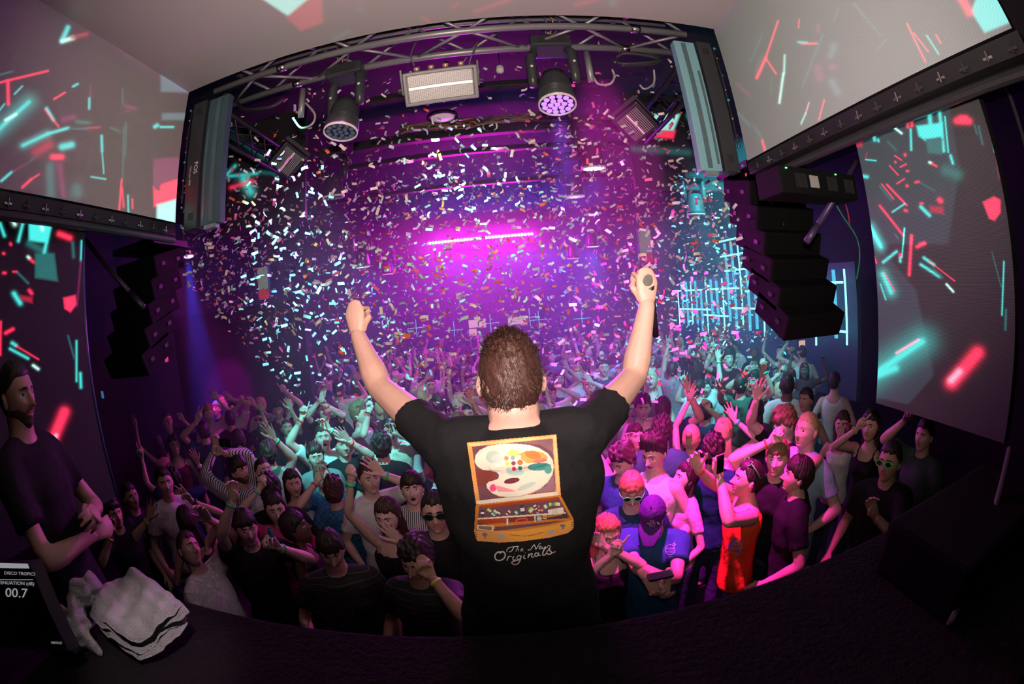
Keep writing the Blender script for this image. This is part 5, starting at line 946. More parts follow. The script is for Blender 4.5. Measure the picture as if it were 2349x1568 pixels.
cl += [((.10, .03, .01), [(180+2*i, 1140+22*i), (210, 1145+22*i), (210, 1151+22*i), (182+2*i, 1147+22*i)]) for i in range(4)]+[((.10, .03, .01), [(1235, 1030+22*i), (1262, 1026+22*i), (1262, 1032+22*i), (1236, 1037+22*i)]) for i in range(4)]
def inked(name, layers, parent, x0, x1, y0, y1, cell=4.6, off=.003):
    """one fine skin of ink on the cloth; each small face takes the colour of the topmost shape over it"""
    nx, ny = int((x1-x0)/cell), int((y1-y0)/cell); cx, cy = np.meshgrid(x0+(np.arange(nx)+.5)*cell, y0+(np.arange(ny)+.5)*cell); I = np.full(cx.shape, -1); cols = []; ms = []
    for c, poly in layers:
        k = tuple(c)
        if k not in cols: cols.append(k); ms.append(mat('ink_%d_%d_%d' % tuple(int(255*q) for q in k), k, .7, spec=.2))
        P_ = np.array(poly, float); ins = np.zeros(cx.shape, bool); j = len(P_)-1
        for i in range(len(P_)):
            xi, yi = P_[i]; xj, yj = P_[j]
            if yi != yj: ins ^= ((yi > cy) != (yj > cy)) & (cx < (xj-xi)*(cy-yi)/(yj-yi)+xi)
            j = i
        I[ins] = cols.index(k)
    vid = {}; V = []; F = []; M = []; L = DJ['root'].location
    for b in range(ny):
        for a in range(nx):
            if I[b, a] < 0: continue
            q = []
            for u, v in ((a, b), (a, b+1), (a+1, b+1), (a+1, b)):
                if (u, v) not in vid: vid[u, v] = len(V); V.append(onto(1050+(x0+u*cell)/4.752, 980+(y0+v*cell)/4.752, off)-L)
                q.append(vid[u, v])
            F.append(tuple(q)); M.append(int(I[b, a]))
    return obj(name, V, F, ms, parent, M, True)
inked('printed_suitcase', lay+box_+bot+ring_+hd+cl, djs, 95, 1275, 65, 1262)
dj_ink = (.78, .76, .74); strokes = []
def S(w, *pts): strokes.extend(((dj_ink), q) for q in line(list(pts), w))
# 'The'
S(8, (540, 1358), (535, 1335), (560, 1310), (620, 1298), (668, 1295)); S(9, (612, 1300), (598, 1330), (578, 1352), (560, 1352)); S(6, (655, 1300), (640, 1335), (632, 1352)); S(5, (636, 1340), (655, 1322), (665, 1328), (660, 1350)); S(5, (690, 1338), (712, 1326), (705, 1318), (688, 1330), (690, 1346), (718, 1342))
# 'New'
S(7, (765, 1335), (790, 1332), (808, 1310), (832, 1275)); S(10, (832, 1275), (845, 1300), (852, 1328)); S(7, (852, 1328), (870, 1300), (890, 1268), (905, 1262)); S(6, (888, 1315), (912, 1300), (905, 1292), (888, 1304), (892, 1322), (918, 1318)); S(6, (925, 1298), (925, 1318), (945, 1312), (955, 1292)); S(6, (952, 1296), (955, 1314), (978, 1304), (988, 1284), (1015, 1300)); S(5, (985, 1285), (1005, 1284))
# 'Originals'
S(15, (475, 1355), (430, 1362), (405, 1400), (420, 1440), (465, 1448), (508, 1420), (518, 1380), (490, 1352), (455, 1372)); S(12, (535, 1450), (548, 1420), (560, 1398)); S(9, (548, 1420), (572, 1402), (590, 1408)); S(12, (612, 1402), (600, 1430), (612, 1448), (632, 1436)); S(10, (620, 1378), (624, 1374))
S(11, (690, 1398), (660, 1398), (645, 1425), (668, 1440), (690, 1410), (690, 1398)); S(12, (692, 1398), (682, 1440), (660, 1480), (622, 1494), (590, 1478), (598, 1462), (640, 1450), (690, 1432)); S(12, (728, 1388), (718, 1420), (740, 1430)); S(9, (735, 1364), (739, 1360)); S(12, (765, 1420), (775, 1385), (782, 1378)); S(10, (772, 1405), (795, 1378), (812, 1376), (806, 1400), (812, 1415), (832, 1405))
S(11, (880, 1368), (850, 1368), (840, 1392), (858, 1404), (880, 1382), (882, 1368)); S(11, (882, 1366), (880, 1392), (905, 1392)); S(12, (960, 1300), (935, 1345), (925, 1385), (945, 1390), (965, 1372)); S(11, (1005, 1308), (1000, 1335), (1022, 1358), (1012, 1378), (985, 1380), (975, 1368)); S(9, (1010, 1375), (1045, 1362), (1068, 1350)); S(8, (965, 1368), (985, 1335), (1008, 1308))
inked('lettering', strokes, djs, 395, 1075, 1255, 1500, 2.6)['label'] = 'white script lettering The New Originals'
# short hair strands on the head seen from behind
hv, hf = hair_mesh('fade', 1, DJ['seed'] % 5); r = np.random.RandomState(4); V = []; F = []; M = []
nn = len(hv)
for i in range(15000):
    v = hv[r.randint(nn)]+r.randn(3)*.0035; d = v/np.linalg.norm(v)
    if v[2] < -.055-.02*(v[1] > -.03) and r.rand() < .8: continue
    if v[1] > -.01 and v[2] < .0: continue
    ln = (.013 if v[2] > .03 else (.011 if v[2] > -.02 else .006))*(.7+.6*r.rand())
    comb = np.array([.35*math.sin(v[2]*40), -.55 if v[2] > .05 else -.2, -.9 if v[2] < .07 else -.1])+r.randn(3)*.22; t = d*.28+comb*.85; t /= np.linalg.norm(t)
    w = np.cross(t, d); w /= (np.linalg.norm(w)+1e-9); w *= .0007; n = len(V); p = v*.985
    V += [p-w, p+w, p+t*ln*.55+d*.002+w*.8, p+t*ln*.55+d*.002-w*.8, p+t*ln]; F += [(n, n+1, n+2, n+3), (n+3, n+2, n+4)]; M += [i % 3]*2
V = (np.array(V)*DJ['s']) @ DJ['hr'].T+DJ['Hw']
o = DJ['child']('hair_strand', V, F, [mat('strand_brown', (.046, .018, .014), .5), mat('strand_dark', (.024, .010, .009), .5), mat('strand_light', (.090, .038, .028), .45)]); o['kind'] = 'stuff'; o.data.polygons.foreach_set('material_index', np.array(M, dtype=np.int32))
# microphone held in the right fist
Wm = DJ['wr'][1][2]; t = empty('microphone', tuple(Wm+np.array([.008, -.012, .075])), label='black microphone held upright in the raised right fist', cat='microphone')
ax = Vector((.25, .55, -1.)).normalized(); MB().tube([ax*.02, ax*.10, ax*.22], [.016, .013, .011], 16).build('mic_body', PL, t, True); MB().lathe([(.005, .020), (.012, .016), (.0155, .004), (.015, -.010), (.012, -.018)], 20, (-.008, -.016, .002), look((-.05, -.9, .42))).build('mic_grille', mat('mic_grille', (.42, .46, .43), .4, metal=.2, bump=1., bscale=600), t, True)
# ---------------------------------------------------------------- phones, cups and caps in the crowd
def job(lab): return next(p for p in PERSON_JOBS if p['label'].startswith(lab))
def gadget(nm, who, k, off, size, m, lab, cat, rot=0):
    p = job(who); W_ = p['wr'][k][2]+np.array(off); t = empty(nm, tuple(W_), rot, lab, cat); MB().box((0, 0, 0), size, bev=.004).build('case', m, t); MB().box((0, -size[1]/2-.001, 0), (size[0]*.9, .002, size[2]*.92)).build('glass_front', mat('phone_glass', (.01, .01, .015), .08), t); return t
gadget('smartphone', 'man in bright orange', 0, (-.02, -.03, .10), (.060, .009, .115), mat('phone_pink', (.5, .1, .25), .3), 'phone lifted in front of the man in the orange vest', 'phone', .3)
gadget('smartphone', 'man in purple cap', 0, (.06, -.05, .03), (.13, .06, .010), mat('phone_dark', (.02, .02, .03), .3), 'phone held low by the man in the purple cap', 'phone', 0)
gadget('smartphone', 'bearded man in striped', 0, (.05, .0, .09), (.14, .010, .07), mat('phone_dark', (.02, .02, .03), .3), 'dark phone held sideways above the bearded man', 'phone', 0)
p = job('young man with a bowl'); q = p['wr'][0][2]; o = MB().box((0, 0, 0), (.030, .022, .075), bev=.009).box((0, 0, .045), (.012, .010, .02), bev=.003).build('vape', mat('vape_teal', (.02, .30, .36), .35)); o.location = tuple(q+np.array([.0, -.04, .10])); tag(o, 'teal vape held up between the fingers of the bowl-cut young man', 'vape')
for who, k, c, lab in (('person in blue holding', 0, (.7, .55, .08), 'yellow cup held up in the teal light'), ('woman in white top in the dim', 0, (.2, .05, .06), 'dark drink glass held by the woman in the white top')):
    p = job(who); q = p['wr'][k][2]; o = MB().lathe([(.026, -.05), (.034, .05), (.032, .05), (.024, -.045)], 16).build('drinking_cup', mat('cup'+lab[:4], c, .3), None, True); o.location = tuple(q+np.array([0, -.03, .09])); tag(o, lab, 'cup')
# printed marks on clothes in the crowd
def shirt_mark(who, px, py, size, what, m, name='printed_badge', hairpart=False, lab=None, dv=.004):
    p = job(who); o = [c for c in p['root'].children if c.name.split('.')[0] in (('cap', 'hair') if hairpart else ('shirt', 'vest'))][0]; L = p['root'].location
    b = BVHTree.FromPolygons([tuple(Vector(v.co)+L) for v in o.data.vertices], [tuple(f.vertices) for f in o.data.polygons])
    V = []; F = []; M = []; mats = [m] if not isinstance(m, list) else m
    for (vv, ff, mi) in what:
        n = len(V)
        for v in vv:
            d = Vector(ray(px+v[0]*size, py-v[1]*size)); h = b.ray_cast(Vector(CAM), d)
            if h[0] is None: h = b.find_nearest(Vector(at(px, py, p['Hw'][1])))
            V.append(h[0]-d*(dv+.001*mi)-L)
        F += [tuple(n+i for i in f) for f in ff]; M += [mi]*len(ff)
    c = obj(name, V, F, mats, o, M, False)
    if lab: c['label'] = lab
    return c
def txt(s_, dx, dy, k): v, f = text_mesh(s_, k); return ([(a.x+dx, a.y+dy) for a in v], f, 0)
def disc(cx, cy, r, mi=0, n=16): return ([(cx+r*math.cos(2*PI*i/n), cy+r*math.sin(2*PI*i/n)) for i in range(n)], [tuple(range(n))], mi)
def ringp(cx, cy, r, w, mi=0, n=20, a0=0, a1=2*PI):
    v = []; f = []
    for i in range(n+1):
        a = a0+(a1-a0)*i/n; v += [(cx+r*math.cos(a), cy+r*math.sin(a)), (cx+(r-w)*math.cos(a), cy+(r-w)*math.sin(a))]
    return (v, [(2*i, 2*i+1, 2*i+3, 2*i+2) for i in range(n)], mi)
wi = mat('white_print', (.8, .8, .8), .5); ti = mat('mint_print', (.25, .6, .55), .5)
shirt_mark('man in purple cap', 1497, 1200, 1., [txt('THE', -1, 3, 6), txt('NORTH', -3, -2, 6), txt('FACE', -1, -7, 6), ringp(10, -2, 6, 2.2, 0, 8, 0, PI/2), ringp(10, -2, 3, 1.4, 0, 8, 0, PI/2)], wi, 'lettering', True, 'white lettering THE NORTH FACE on the cap')
shirt_mark('man in purple cap', 1537, 1260, 1., [ringp(0, 0, 12, 1.2), txt('WAH', 0, 0, 8), txt('WEST', 0, -7, 7), txt('CREW', 2, -18, 4), ringp(9, 12, 4, 1.5, 0, 5), ([(9, 12), (10, 20), (11, 12)], [(0, 1, 2)], 0), ([(9, 12), (17, 13), (9, 11)], [(0, 1, 2)], 0)], ti, 'printed_emblem', False, 'pale round emblem with a spark on the chest')
shirt_mark('man in bright orange', 1687, 1252, 1., [([(-16, 6), (0, 20), (16, 12), (18, -16), (4, -22), (-18, -8)], [(0, 1, 2, 3, 4, 5)], 1), ringp(0, -2, 15, 1.6), txt('BEACH', 0, 2, 9), txt('CLUB', 2, -8, 9), ringp(0, 2, 9, 1.2)], [mat('aqua_print', (.3, .6, .75), .5), mat('violet_print', (.35, .15, .55), .5)], 'printed_emblem', False, 'aqua and violet emblem on the orange vest')
shirt_mark('person in a blue checked', 773, 1166, 1., [ringp(0, 0, 9, 1.5), disc(0, 0, 4), ringp(0, 0, 6.5, .8)], wi, 'club_crest', False, 'round pale crest on the checked jersey')
shirt_mark('man with dark fringe looking', 790, 1412, 1., [txt('TERRY', 0, 0, 16)], mat('red_print', (.5, .02, .03), .5), 'lettering', False, 'red block lettering on the jersey')
shirt_mark('man with sunglasses in dark', 990, 1448, 1., [txt('TENNENT', 0, 0, 12)], mat('red_print', (.5, .02, .03), .5), 'lettering', False, 'red block lettering on the jersey')
# crowd barrier below the front row
bw = empty('crowd_barrier', (0.2, 1.70, FL), label='black crowd barrier between the stage and the front row', cat='barrier'); MB().box((0, 0, .62), (5.2, .05, 1.06), bev=.01).build('panel', BK, bw); MB().tube([(-2.6, 0, 1.17), (2.6, 0, 1.17)], .03, 10).build('top_rail', BK, bw, True); MB().box((0, .04, .03), (5.2, .12, .06)).build('foot_plate', BK, bw)
# ---------------------------------------------------------------- booth: towels and player
def towel(name, pts, thick, lab, seed, fold):
    """folded towel: stacked cloth layers with rounded folds, outline from its four corners"""
    r = np.random.RandomState(seed); c = [Vector(p) for p in pts]; N, Mv = 56, 40; t = empty(name, c[0], label=lab, cat='towel'); nl = fold
    for L in range(nl):
        V = []; F = []; z0 = L*thick/nl
        for s_ in (0, 1):
            for j in range(Mv+1):
                for i in range(N+1):
                    u, v = i/N, j/Mv; e = min(u, 1-u, v, 1-v); a_, b_ = 2*u-1, 2*v-1; u, v = .5+.5*a_*math.sqrt(1-.22*b_*b_), .5+.5*b_*math.sqrt(1-.22*a_*a_); p = (c[0]*(1-u)+c[1]*u)*(1-v)+(c[3]*(1-u)+c[2]*u)*v; h = thick/nl*.80*min(1, (e*9)**.5) if e > 0 else 0
                    w = .011*math.sin(u*7+v*4+seed)*math.sin(v*5-u*2+seed)+.005*math.sin(u*19+v*9+seed)+.002*math.sin(v*31)
                    off = Vector((.010*math.sin(L*2.1+v*4), .008*math.cos(L*1.7+u*3), 0))
                    V.append(p+off+Vector((0, 0, z0+thick/nl*.5+(h if s_ else -h)+max(-z0*.3, w*1.)+.012))-c[0])
        n = (N+1)*(Mv+1)
        for j in range(Mv):
            for i in range(N):
                a = j*(N+1)+i; F.append((a, a+N+1, a+N+2, a+1)); F.append((n+a, n+a+1, n+a+N+2, n+a+N+1))
        ed = [i for i in range(N+1)]+[(j)*(N+1)+N for j in range(1, Mv+1)]+[Mv*(N+1)+i for i in range(N-1, -1, -1)]+[j*(N+1) for j in range(Mv-1, 0, -1)]
        for k in range(len(ed)): a, b = ed[k], ed[(k+1) % len(ed)]; F.append((a, b, b+n, a+n))
        obj('towel_layer', V, F, mat('terry_cloth', (.62, .58, .56), .95, bump=1., bscale=350, sheen=.3), t)
    return t
zt = TZ+.0
towel('folded_towel', [at_z(215, 1440, zt), at_z(330, 1535, zt), at_z(462, 1440, zt+.05), at_z(330, 1352, zt+.04)], .085, 'neatly folded thick white towel on the booth counter', 3, 4)
# crumpled towel behind it
r = np.random.RandomState(8); O = at_z(185, 1430, zt+.06); P = [O+Vector(v) for v in ((-.06, .04, -.03), (-.03, .10, .02), (.01, .13, .06), (.03, .09, .09), (.0, .03, .06), (.04, -.02, .02), (.02, -.07, -.02))]
parts = [capsule_path([tuple(P[i]), tuple((P[i]+P[i+1])/2+Vector((0, 0, .01))), tuple(P[i+1])], [.045, .052, .042], 14, ry=[.022, .028, .02]) for i in range(6)]+[capsule_path([tuple(O+Vector((-.10, .0, -.035))), tuple(O+Vector((.0, -.02, -.03))), tuple(O+Vector((.07, -.03, -.035)))], [.07, .09, .05], 14, ry=[.02, .025, .02])]
(V, F), = remesh_batch([(*merge(parts), .006, 3)])
V = V+.0045*np.sin(V[:, :1]*90+V[:, 1:2]*60)*np.array([[0, 0, 1]])+.003*np.sin(V[:, 2:3]*160+V[:, :1]*40)*np.array([[1, 0, 0]]); o = obj('crumpled_towel', V-np.array(O), F, mat('terry_cloth', (.62, .58, .56), .95)); o.location = O; tag(o, 'crumpled white towel lying behind the folded one', 'towel')
# player / mixer unit at the left with its display
C0 = at(75, 1400, .36); t = empty('media_player', C0, label='black player unit at lower left with a lit text display', cat='player')
A_, B_, C_, D_ = at(-60, 1290, .42), at(68, 1290, .42), at(158, 1492, .34), at(-60, 1470, .30)
n_ = (B_-A_).cross(D_-A_).normalized()
if n_.dot(Vector(CAM)-A_) < 0: n_ = -n_
dC = Vector(ray(158, 1492)); C_ = Vector(CAM)+dC*((A_-Vector(CAM)).dot(n_)/dC.dot(n_)); q4 = [A_, B_, C_, D_]; V = [p-C0 for p in q4]+[p-C0-n_*.05 for p in q4]; obj('case', V, [(0, 1, 2, 3), (7, 6, 5, 4), (0, 4, 5, 1), (1, 5, 6, 2), (2, 6, 7, 3), (3, 7, 4, 0)], mat('player_case', (.02, .02, .022), .35), t, smooth=False)
def on_panel(px, py, off=.001):
    d = Vector(ray(px, py)); k = (A_-Vector(CAM)).dot(n_)/d.dot(n_); return Vector(CAM)+d*k+n_*off-C0
def pmark(nm, polys, m, lab=None, off=.0012):
    V = []; F = []
    for P_ in polys: n = len(V); V += [on_panel(x, y, off) for x, y in P_]; F.append(tuple(range(n, n+len(P_))))
    o = obj(nm, V, F, m, t, smooth=False)
    if lab: o['label'] = lab
wl_ = emit('display_white', (.8, .8, .85), .35)
pmark('title_bar', [[(-40, 1288), (64, 1292), (68, 1303), (-40, 1300)]], wl_); pmark('divider', [[(-20, 1327), (76, 1328), (76, 1329.5), (-20, 1328.5)]], wl_); pmark('lower_edge', [[(-40, 1470), (152, 1482), (157, 1493), (-40, 1478)]], mat('steel_edge', (.35, .35, .36), .3, metal=.8)); pmark('level_strip', [[(3, 1402), (6, 1402), (27, 1452), (22, 1452)]], mat('yellow_strip', (.4, .35, .05), .5))
for s_, x, y, k, lab in (('DISCO TROPICS', 46, 1318, 10, 'small lettering DISCO TROPICS'), ('ATTENUATION (dB)', 30, 1340, 11, 'small lettering ATTENUATION (dB)'), ('00.7', 38, 1369, 30, 'large digits 00.7'), ('NEXUS', 130, 1476, 8, 'small lettering at the lower edge')):
    v, f = text_mesh(s_, k); VV = [on_panel(x+a.x, y-a.y+a.x*.04, .0016) for a in v]; o = obj('lettering', VV, f, wl_, t, smooth=False); o['label'] = lab
# right side: red display, grey rail, clip
P = at(1942, 1277, 1.9); t = empty('red_level_display', P, label='small glowing red display on the black unit at lower right', cat='display'); R_ = look(Vector(CAM)-P) @ Matrix.Rotation(math.radians(22), 3, 'Z')
RB(MB().box((0, 0, -.012), (.075, .045, .02), bev=.004), 'case', PL, t, R_)
for i in (-1, 0, 1): RB(MB().box((i*.018, .004+.004*i, .001), (.016, .024, .004), bev=.002), 'red_segment', emit('red_seg', (1., .05, .02), 2.2), t, R_)
RB(MB().box((.014, -.020, .001), (.012, .008, .004)), 'green_lamp', emit('green_led', (.1, 1, .2), 3), t, R_)
P, Q = at(2315, 1030, .60), at(2178, 1432, .36); o = MB().tube([(0, 0, 0), Q-P], .012, 10).build('grey_rail', mat('rail_grey', (.10, .09, .10), .5), None, True); o.location = P; tag(o, 'dull grey rail slanting down at the lower right', 'rail')
P = at(2135, 1335, .62); o = MB().box((-.012, 0, 0), (.006, .012, .04)).box((.012, 0, 0), (.006, .012, .04)).box((0, 0, .018), (.03, .012, .008)).build('cable_clip', mat('clip_grey', (.3, .3, .28), .4)); o.location = P; tag(o, 'small grey clip on the black unit at lower right', 'clip')
t = empty('monitor_speaker', (1.28, .55, TZ), label='black monitor unit filling the lower right of the booth', cat='loudspeaker'); MB().box((0, 0, .09), (.62, .36, .18), bev=.02).build('cabinet', mat('unit_black', (.004, .004, .004), .8, spec=.1), t); MB().box((0, -.182, .09), (.5, .006, .12)).build('grille', BK, t)
# ---------------------------------------------------------------- confetti
BEAMS = [(Y_, at(1100, p_, Y_).z) for p_, Y_ in ((200, 3.6), (300, 4.4), (345, 5.4), (420, 6.6))]
CM = [mat('confetti_cream', (.85, .80, .62), .5), mat('confetti_pink', (.85, .16, .36), .5), mat('confetti_orange', (.85, .16, .06), .6), mat('confetti_lilac', (.55, .40, .75), .6), mat('confetti_mint', (.45, .75, .62), .6), mat('confetti_white', (.82, .82, .82), .6)]
cn = ['cream', 'pink', 'orange', 'lilac', 'mint', 'white']; r = np.random.RandomState(2); PT_ = []
while len(PT_) < 6600:
    y = 2.75+5.0*r.rand()**1.25; xy = r.uniform(-.86, .80); zy = r.uniform(-.26, .66)
    if zy > .45 and r.rand() > .30: continue
    if zy > .30 and r.rand() > .75: continue
    if zy < .16 and xy < -.86+(.16-zy)*1.0: continue
    if zy < -.15 and r.rand() < .45: continue
    if zy < -.02 and xy < -.34 and r.rand() < .5: continue
    if xy > .55 and zy > .36-.2*(xy-.55): continue
    if xy > .62 and r.rand() < .55: continue
    z = CAMZ+zy*y
    if z > 5.45 or z < 1.95: continue
    if abs(xy*y) > 4.9 or (xy*y < -3.0 and y > 6.5): continue
    if any(abs(y-yy_) < .11 and abs(z-zz_) < .10 for yy_, zz_ in BEAMS): continue
    PT_.append((xy*y, y, z))
PT_ = np.array(PT_); PT_ = PT_[np.argsort(np.linalg.norm(PT_-CAM, axis=1))]
def strip(bend, L=.048, Wd=.019): return [(-Wd/2+Wd*(k % 2), L*(j/4-.5), bend*((j/4-.5)**2)*4) for j in range(5) for k in range(2)], [(2*j, 2*j+1, 2*j+3, 2*j+2) for j in range(4)]
protos = {}
for ci in range(6):
    for b in range(3):
        me = raw_mesh('confetti_piece', *strip((0., .006, .014)[b])); me.materials.append(CM[ci]); protos[ci, b] = me
def eul(): return r.rand(3)*2*PI
wts = [.25, .18, .10, .10, .16, .21]
for i in range(300):
    ci = r.choice(6, p=wts); o = bpy.data.objects.new('confetti_piece', protos[ci, r.randint(3)]); COL.objects.link(o); o.location = PT_[i]; o.rotation_euler = eul(); s_ = .8+.35*r.rand(); o.scale = (s_, s_, s_)
    tag(o, cn[ci]+' strip of paper confetti tumbling through the air, near the stage', 'confetti', 'nearest '+cn[ci]+' confetti')
V = []; F = []; M = []
from mathutils import Euler
for i in range(300, len(PT_)):
    v, f = strip(r.choice([0, .006, .014])); s_ = .8+.4*r.rand(); R_ = np.array(Euler(eul()).to_matrix())*s_; n = len(V); V += list((np.array(v) @ R_.T+PT_[i])); F += [tuple(q+n for q in g_) for g_ in f]; M += [int(r.choice(6, p=wts))]*4
o = obj('confetti_cloud', V, F, CM, None, M, False); tag(o, 'dense cloud of small multicoloured confetti strips falling over the crowd', 'confetti', kind='stuff')
# ---------------------------------------------------------------- camera
c = bpy.data.cameras.new('camera'); co = bpy.data.objects.new('camera', c); COL.objects.link(co); SC.camera = co
Mx = Matrix(((RM[0][0], RM[0][2], -RM[0][1], 0), (RM[1][0], RM[1][2], -RM[1][1], 0), (RM[2][0], RM[2][2], -RM[2][1], CAMZ), (0, 0, 0, 1))); co.matrix_world = Mx
c.type = 'PANO'
try: c.panorama_type = 'FISHEYE_EQUISOLID'; c.fisheye_lens = FPX*36/2349; c.fisheye_fov = PI
except Exception: pass
if hasattr(c, 'cycles'):
    try: c.cycles.panorama_type = 'FISHEYE_EQUISOLID'; c.cycles.fisheye_lens = FPX*36/2349; c.cycles.fisheye_fov = PI
    except Exception: pass
c.sensor_width = 36; c.sensor_fit = 'HORIZONTAL'; c.clip_start = .02; c.clip_end = 60
# ---------------------------------------------------------------- light
def lamp(name, typ, loc, aim, e, col, size=.1, spot=40, blend=.5, shape=None, sy=None):
    l = bpy.data.lights.new(name, typ); l.energy = e; l.color = col; lo = bpy.data.objects.new(name, l); COL.objects.link(lo); lo.location = loc
    d = Vector(aim)-Vector(loc); lo.rotation_euler = d.to_track_quat('-Z', 'Y').to_euler()
    if typ == 'SPOT': l.spot_size = math.radians(spot); l.spot_blend = blend; l.shadow_soft_size = size
    elif typ == 'AREA':
        l.size = size
        if sy: l.shape = 'RECTANGLE'; l.size_y = sy
    else: l.shadow_soft_size = size
    return lo
lamp('camera_flash', 'SPOT', (.0, -.06, CAMZ+.16), (.55, 3.0, CAMZ+1.9), 285, (1., .77, .69), .05, 150, 1.)
pb = lamp('pink_bar_glow', 'AREA', (.5*(x0+x1), 7.9, bz-.02), (.5*(x0+x1), 0, bz-3.4), 82, (1., .02, .85), 2.0, sy=.08); pb.data.spread = math.radians(105)
for q in range(4): lamp('pink_bar_spill', 'POINT', (x0+(x1-x0)*(q+.5)/4, 7.88, bz-.03), (0, 0, 0), 90, (1., .01, .78), .05)
M1 = at(1279, 240, 2.62)
lamp('violet_beam', 'SPOT', M1+Vector((0, -.02, -.03)), M1+Vector((-.0, .35, -2.)), 900, (.30, .10, 1.), .05, 24, .5)
W = bpy.data.worlds.new('w'); SC.world = W; W.use_nodes = True; W.node_tree.nodes['Background'].inputs[0].default_value = (.01, .012, .02, 1); W.node_tree.nodes['Background'].inputs[1].default_value = .08
SC.view_settings.view_transform = 'Standard'; SC.view_settings.look = 'None'; SC.view_settings.gamma = 1; SC.view_settings.exposure = 0; SC.view_settings.use_curve_mapping = False
SC.cycles.use_adaptive_sampling = True; SC.cycles.adaptive_threshold = .12; SC.cycles.adaptive_min_samples = 12; SC.cycles.max_bounces = 3; SC.cycles.diffuse_bounces = 1; SC.cycles.glossy_bounces = 1; SC.cycles.transmission_bounces = 1; SC.cycles.volume_bounces = 0; SC.cycles.sample_clamp_indirect = 4; SC.cycles.caustics_reflective = False; SC.cycles.caustics_refractive = False
# ---- haze filling the hall
plan = [(-6.95, 3.15), (.02, 3.15), (.10, 2.46), (1.02, 2.46), (1.10, 3.15), (6.95, 3.15), (6.95, 14.4), (-6.95, 14.4)]; nP = len(plan)   # the haze reaches forward only under the violet lamp
hz = MB().add([(x, y, .24) for x, y in plan]+[(x, y, 4.38) for x, y in plan], [tuple(range(nP-1, -1, -1)), tuple(range(nP, 2*nP))]+[(i, (i+1) % nP, (i+1) % nP+nP, i+nP) for i in range(nP)]).build('haze', bpy.data.materials.new('haze'))
m = hz.data.materials[0]; m.use_nodes = True; nt = m.node_tree; nt.nodes.remove(nt.nodes['Principled BSDF']); v = nt.nodes.new('ShaderNodeVolumeScatter'); v.inputs['Density'].default_value = .042; v.inputs['Anisotropy'].default_value = .35; v.inputs['Color'].default_value = (.9, .9, 1, 1)
nt.links.new(v.outputs[0], nt.nodes['Material Output'].inputs['Volume']); tag(hz, 'thin smoke haze filling the hall and glowing round the lights', 'haze', kind='stuff')
sm = MB(); sm.lathe([(3.0*math.sin(PI*i/12)+.001, 1.9*math.cos(PI*i/12)) for i in range(13)], 28).build('added_glow_smoke', m2 := bpy.data.materials.new('added_glow_smoke')); sp = COL.objects[-1]; sp.scale = (1, .55, 1); sp.location = ((x0+x1)/2, 7.6, bz-.45)  # denser smoke added round the bar to widen its glow
m2.use_nodes = True; nt = m2.node_tree; nt.nodes.remove(nt.nodes['Principled BSDF']); v = nt.nodes.new('ShaderNodeVolumeScatter'); v.inputs['Anisotropy'].default_value = .2; tc = nt.nodes.new('ShaderNodeTexCoord'); mp = nt.nodes.new('ShaderNodeVectorMath'); mp.operation = 'MULTIPLY'; mp.inputs[1].default_value = (1/3.0, 1/3.0, 1/1.9); gr = nt.nodes.new('ShaderNodeTexGradient'); gr.gradient_type = 'SPHERICAL'; pw = nt.nodes.new('ShaderNodeMath'); pw.operation = 'POWER'; pw.inputs[1].default_value = 2.0; ml = nt.nodes.new('ShaderNodeMath'); ml.operation = 'MULTIPLY'; ml.inputs[1].default_value = 2.4
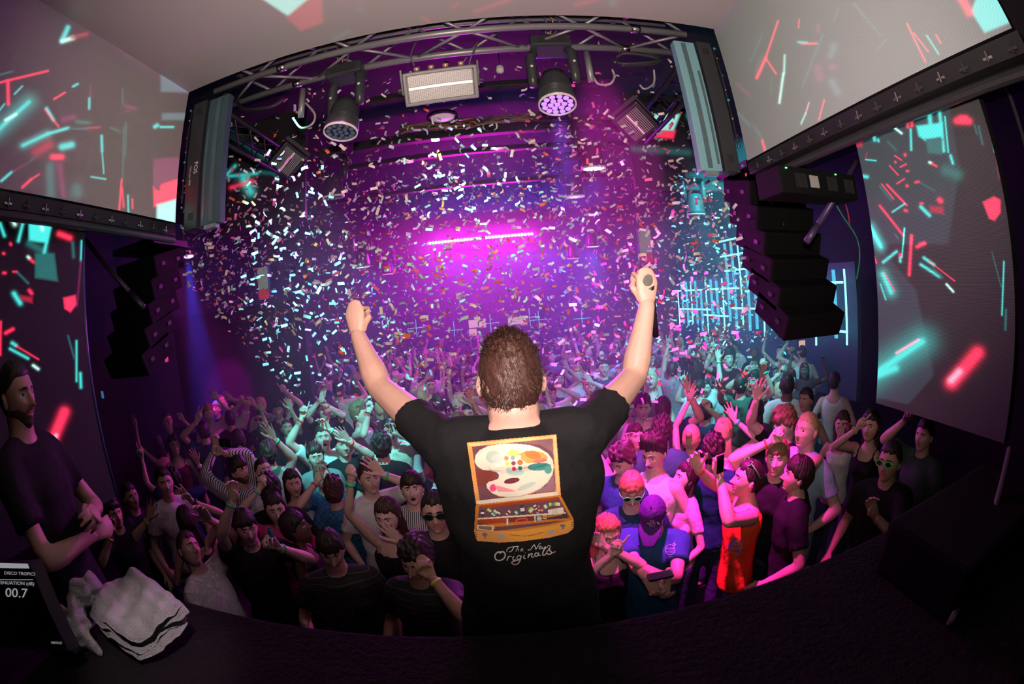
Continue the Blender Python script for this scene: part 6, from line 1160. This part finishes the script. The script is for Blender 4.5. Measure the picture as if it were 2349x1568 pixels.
nt.links.new(tc.outputs['Object'], mp.inputs[0]); nt.links.new(mp.outputs[0], gr.inputs['Vector']); nt.links.new(gr.outputs['Fac'], pw.inputs[0]); nt.links.new(pw.outputs[0], ml.inputs[0]); nt.links.new(ml.outputs[0], v.inputs['Density']); nt.links.new(v.outputs[0], nt.nodes['Material Output'].inputs['Volume']); tag(sp, 'thicker puff of smoke glowing magenta round the pink bar', 'smoke', kind='stuff')
# coloured stage lights (fx spots sit at modelled fixtures; the other lamps have none)
def fx(px, py, Y, aim, e, col, spot, blend=.6, size=.06, name='stage_spot'): p = at(px, py, Y); return lamp(name, 'SPOT', p+Vector((0, -.02, -.06)), aim, e, col, size, spot, blend)
lamp('magenta_front', 'SPOT', (.62, 2.30, 4.72), (1.15, 2.9, 1.3), 2500, (1., .02, .55), .06, 44, .7)        # magenta on the right front rows
lamp('teal_wash_left', 'SPOT', (-1.35, 2.3, 4.70), (-1.7, 4.8, 1.5), 1250, (.10, .80, .78), .06, 44, .8)          # teal wash on the left middle rows
lamp('teal_wash', 'SPOT', (2.3, 3.2, 4.95), (2.7, 6.0, 1.4), 1800, (.07, .70, .80), .08, 58, .8)
fx(433, 588, 6.4, at(498, 980, 6.1), 3200, (.02, .06, 1.), 20, .6)            # blue beam at far left
lamp('left_magenta', 'SPOT', (-3.6, 3.6, 4.6), at(540, 930, 7.3)+Vector((0, 0, -.2)), 1500, (1., .02, .6), .06, 18, .7)
fx(1362, 386, 4.3, (1.0, 8., .5), 220, (.03, .12, 1.), 60)
fx(832, 612, 6.6, (-.6, 11., .5), 200, (.02, .10, 1.), 70)
fx(1360, 565, 8.0, (1.5, 8.6, .5), 420, (.04, .22, 1.), 80)
lamp('blue_back', 'AREA', (0.5, 13.6, 4.6), (0, 8, 1.5), 260, (.02, .07, 1.), 5., sy=.6)
lamp('crowd_front_violet', 'AREA', (-1.0, 2.2, 4.2), (-1.2, 3.4, 1.5), 2.0, (.8, .25, .6), .5)
lamp('added_confetti_spot', 'SPOT', S0+Vector((0, .12, -.15)), (-.1, 5.5, 2.9), 150, (.35, .95, .90), .12, 80, .9)  # added pale cyan spot behind the strobe, lights the confetti
lamp('added_towel_spot', 'SPOT', (.1, .10, 4.5), at(330, 1445, .55), 115, (1., .80, .90), .04, 15, .9)  # added narrow spot that brightens the towels, no lamp modelled here
SC.cycles.volume_step_rate = 2.5; SC.cycles.volume_max_steps = 64
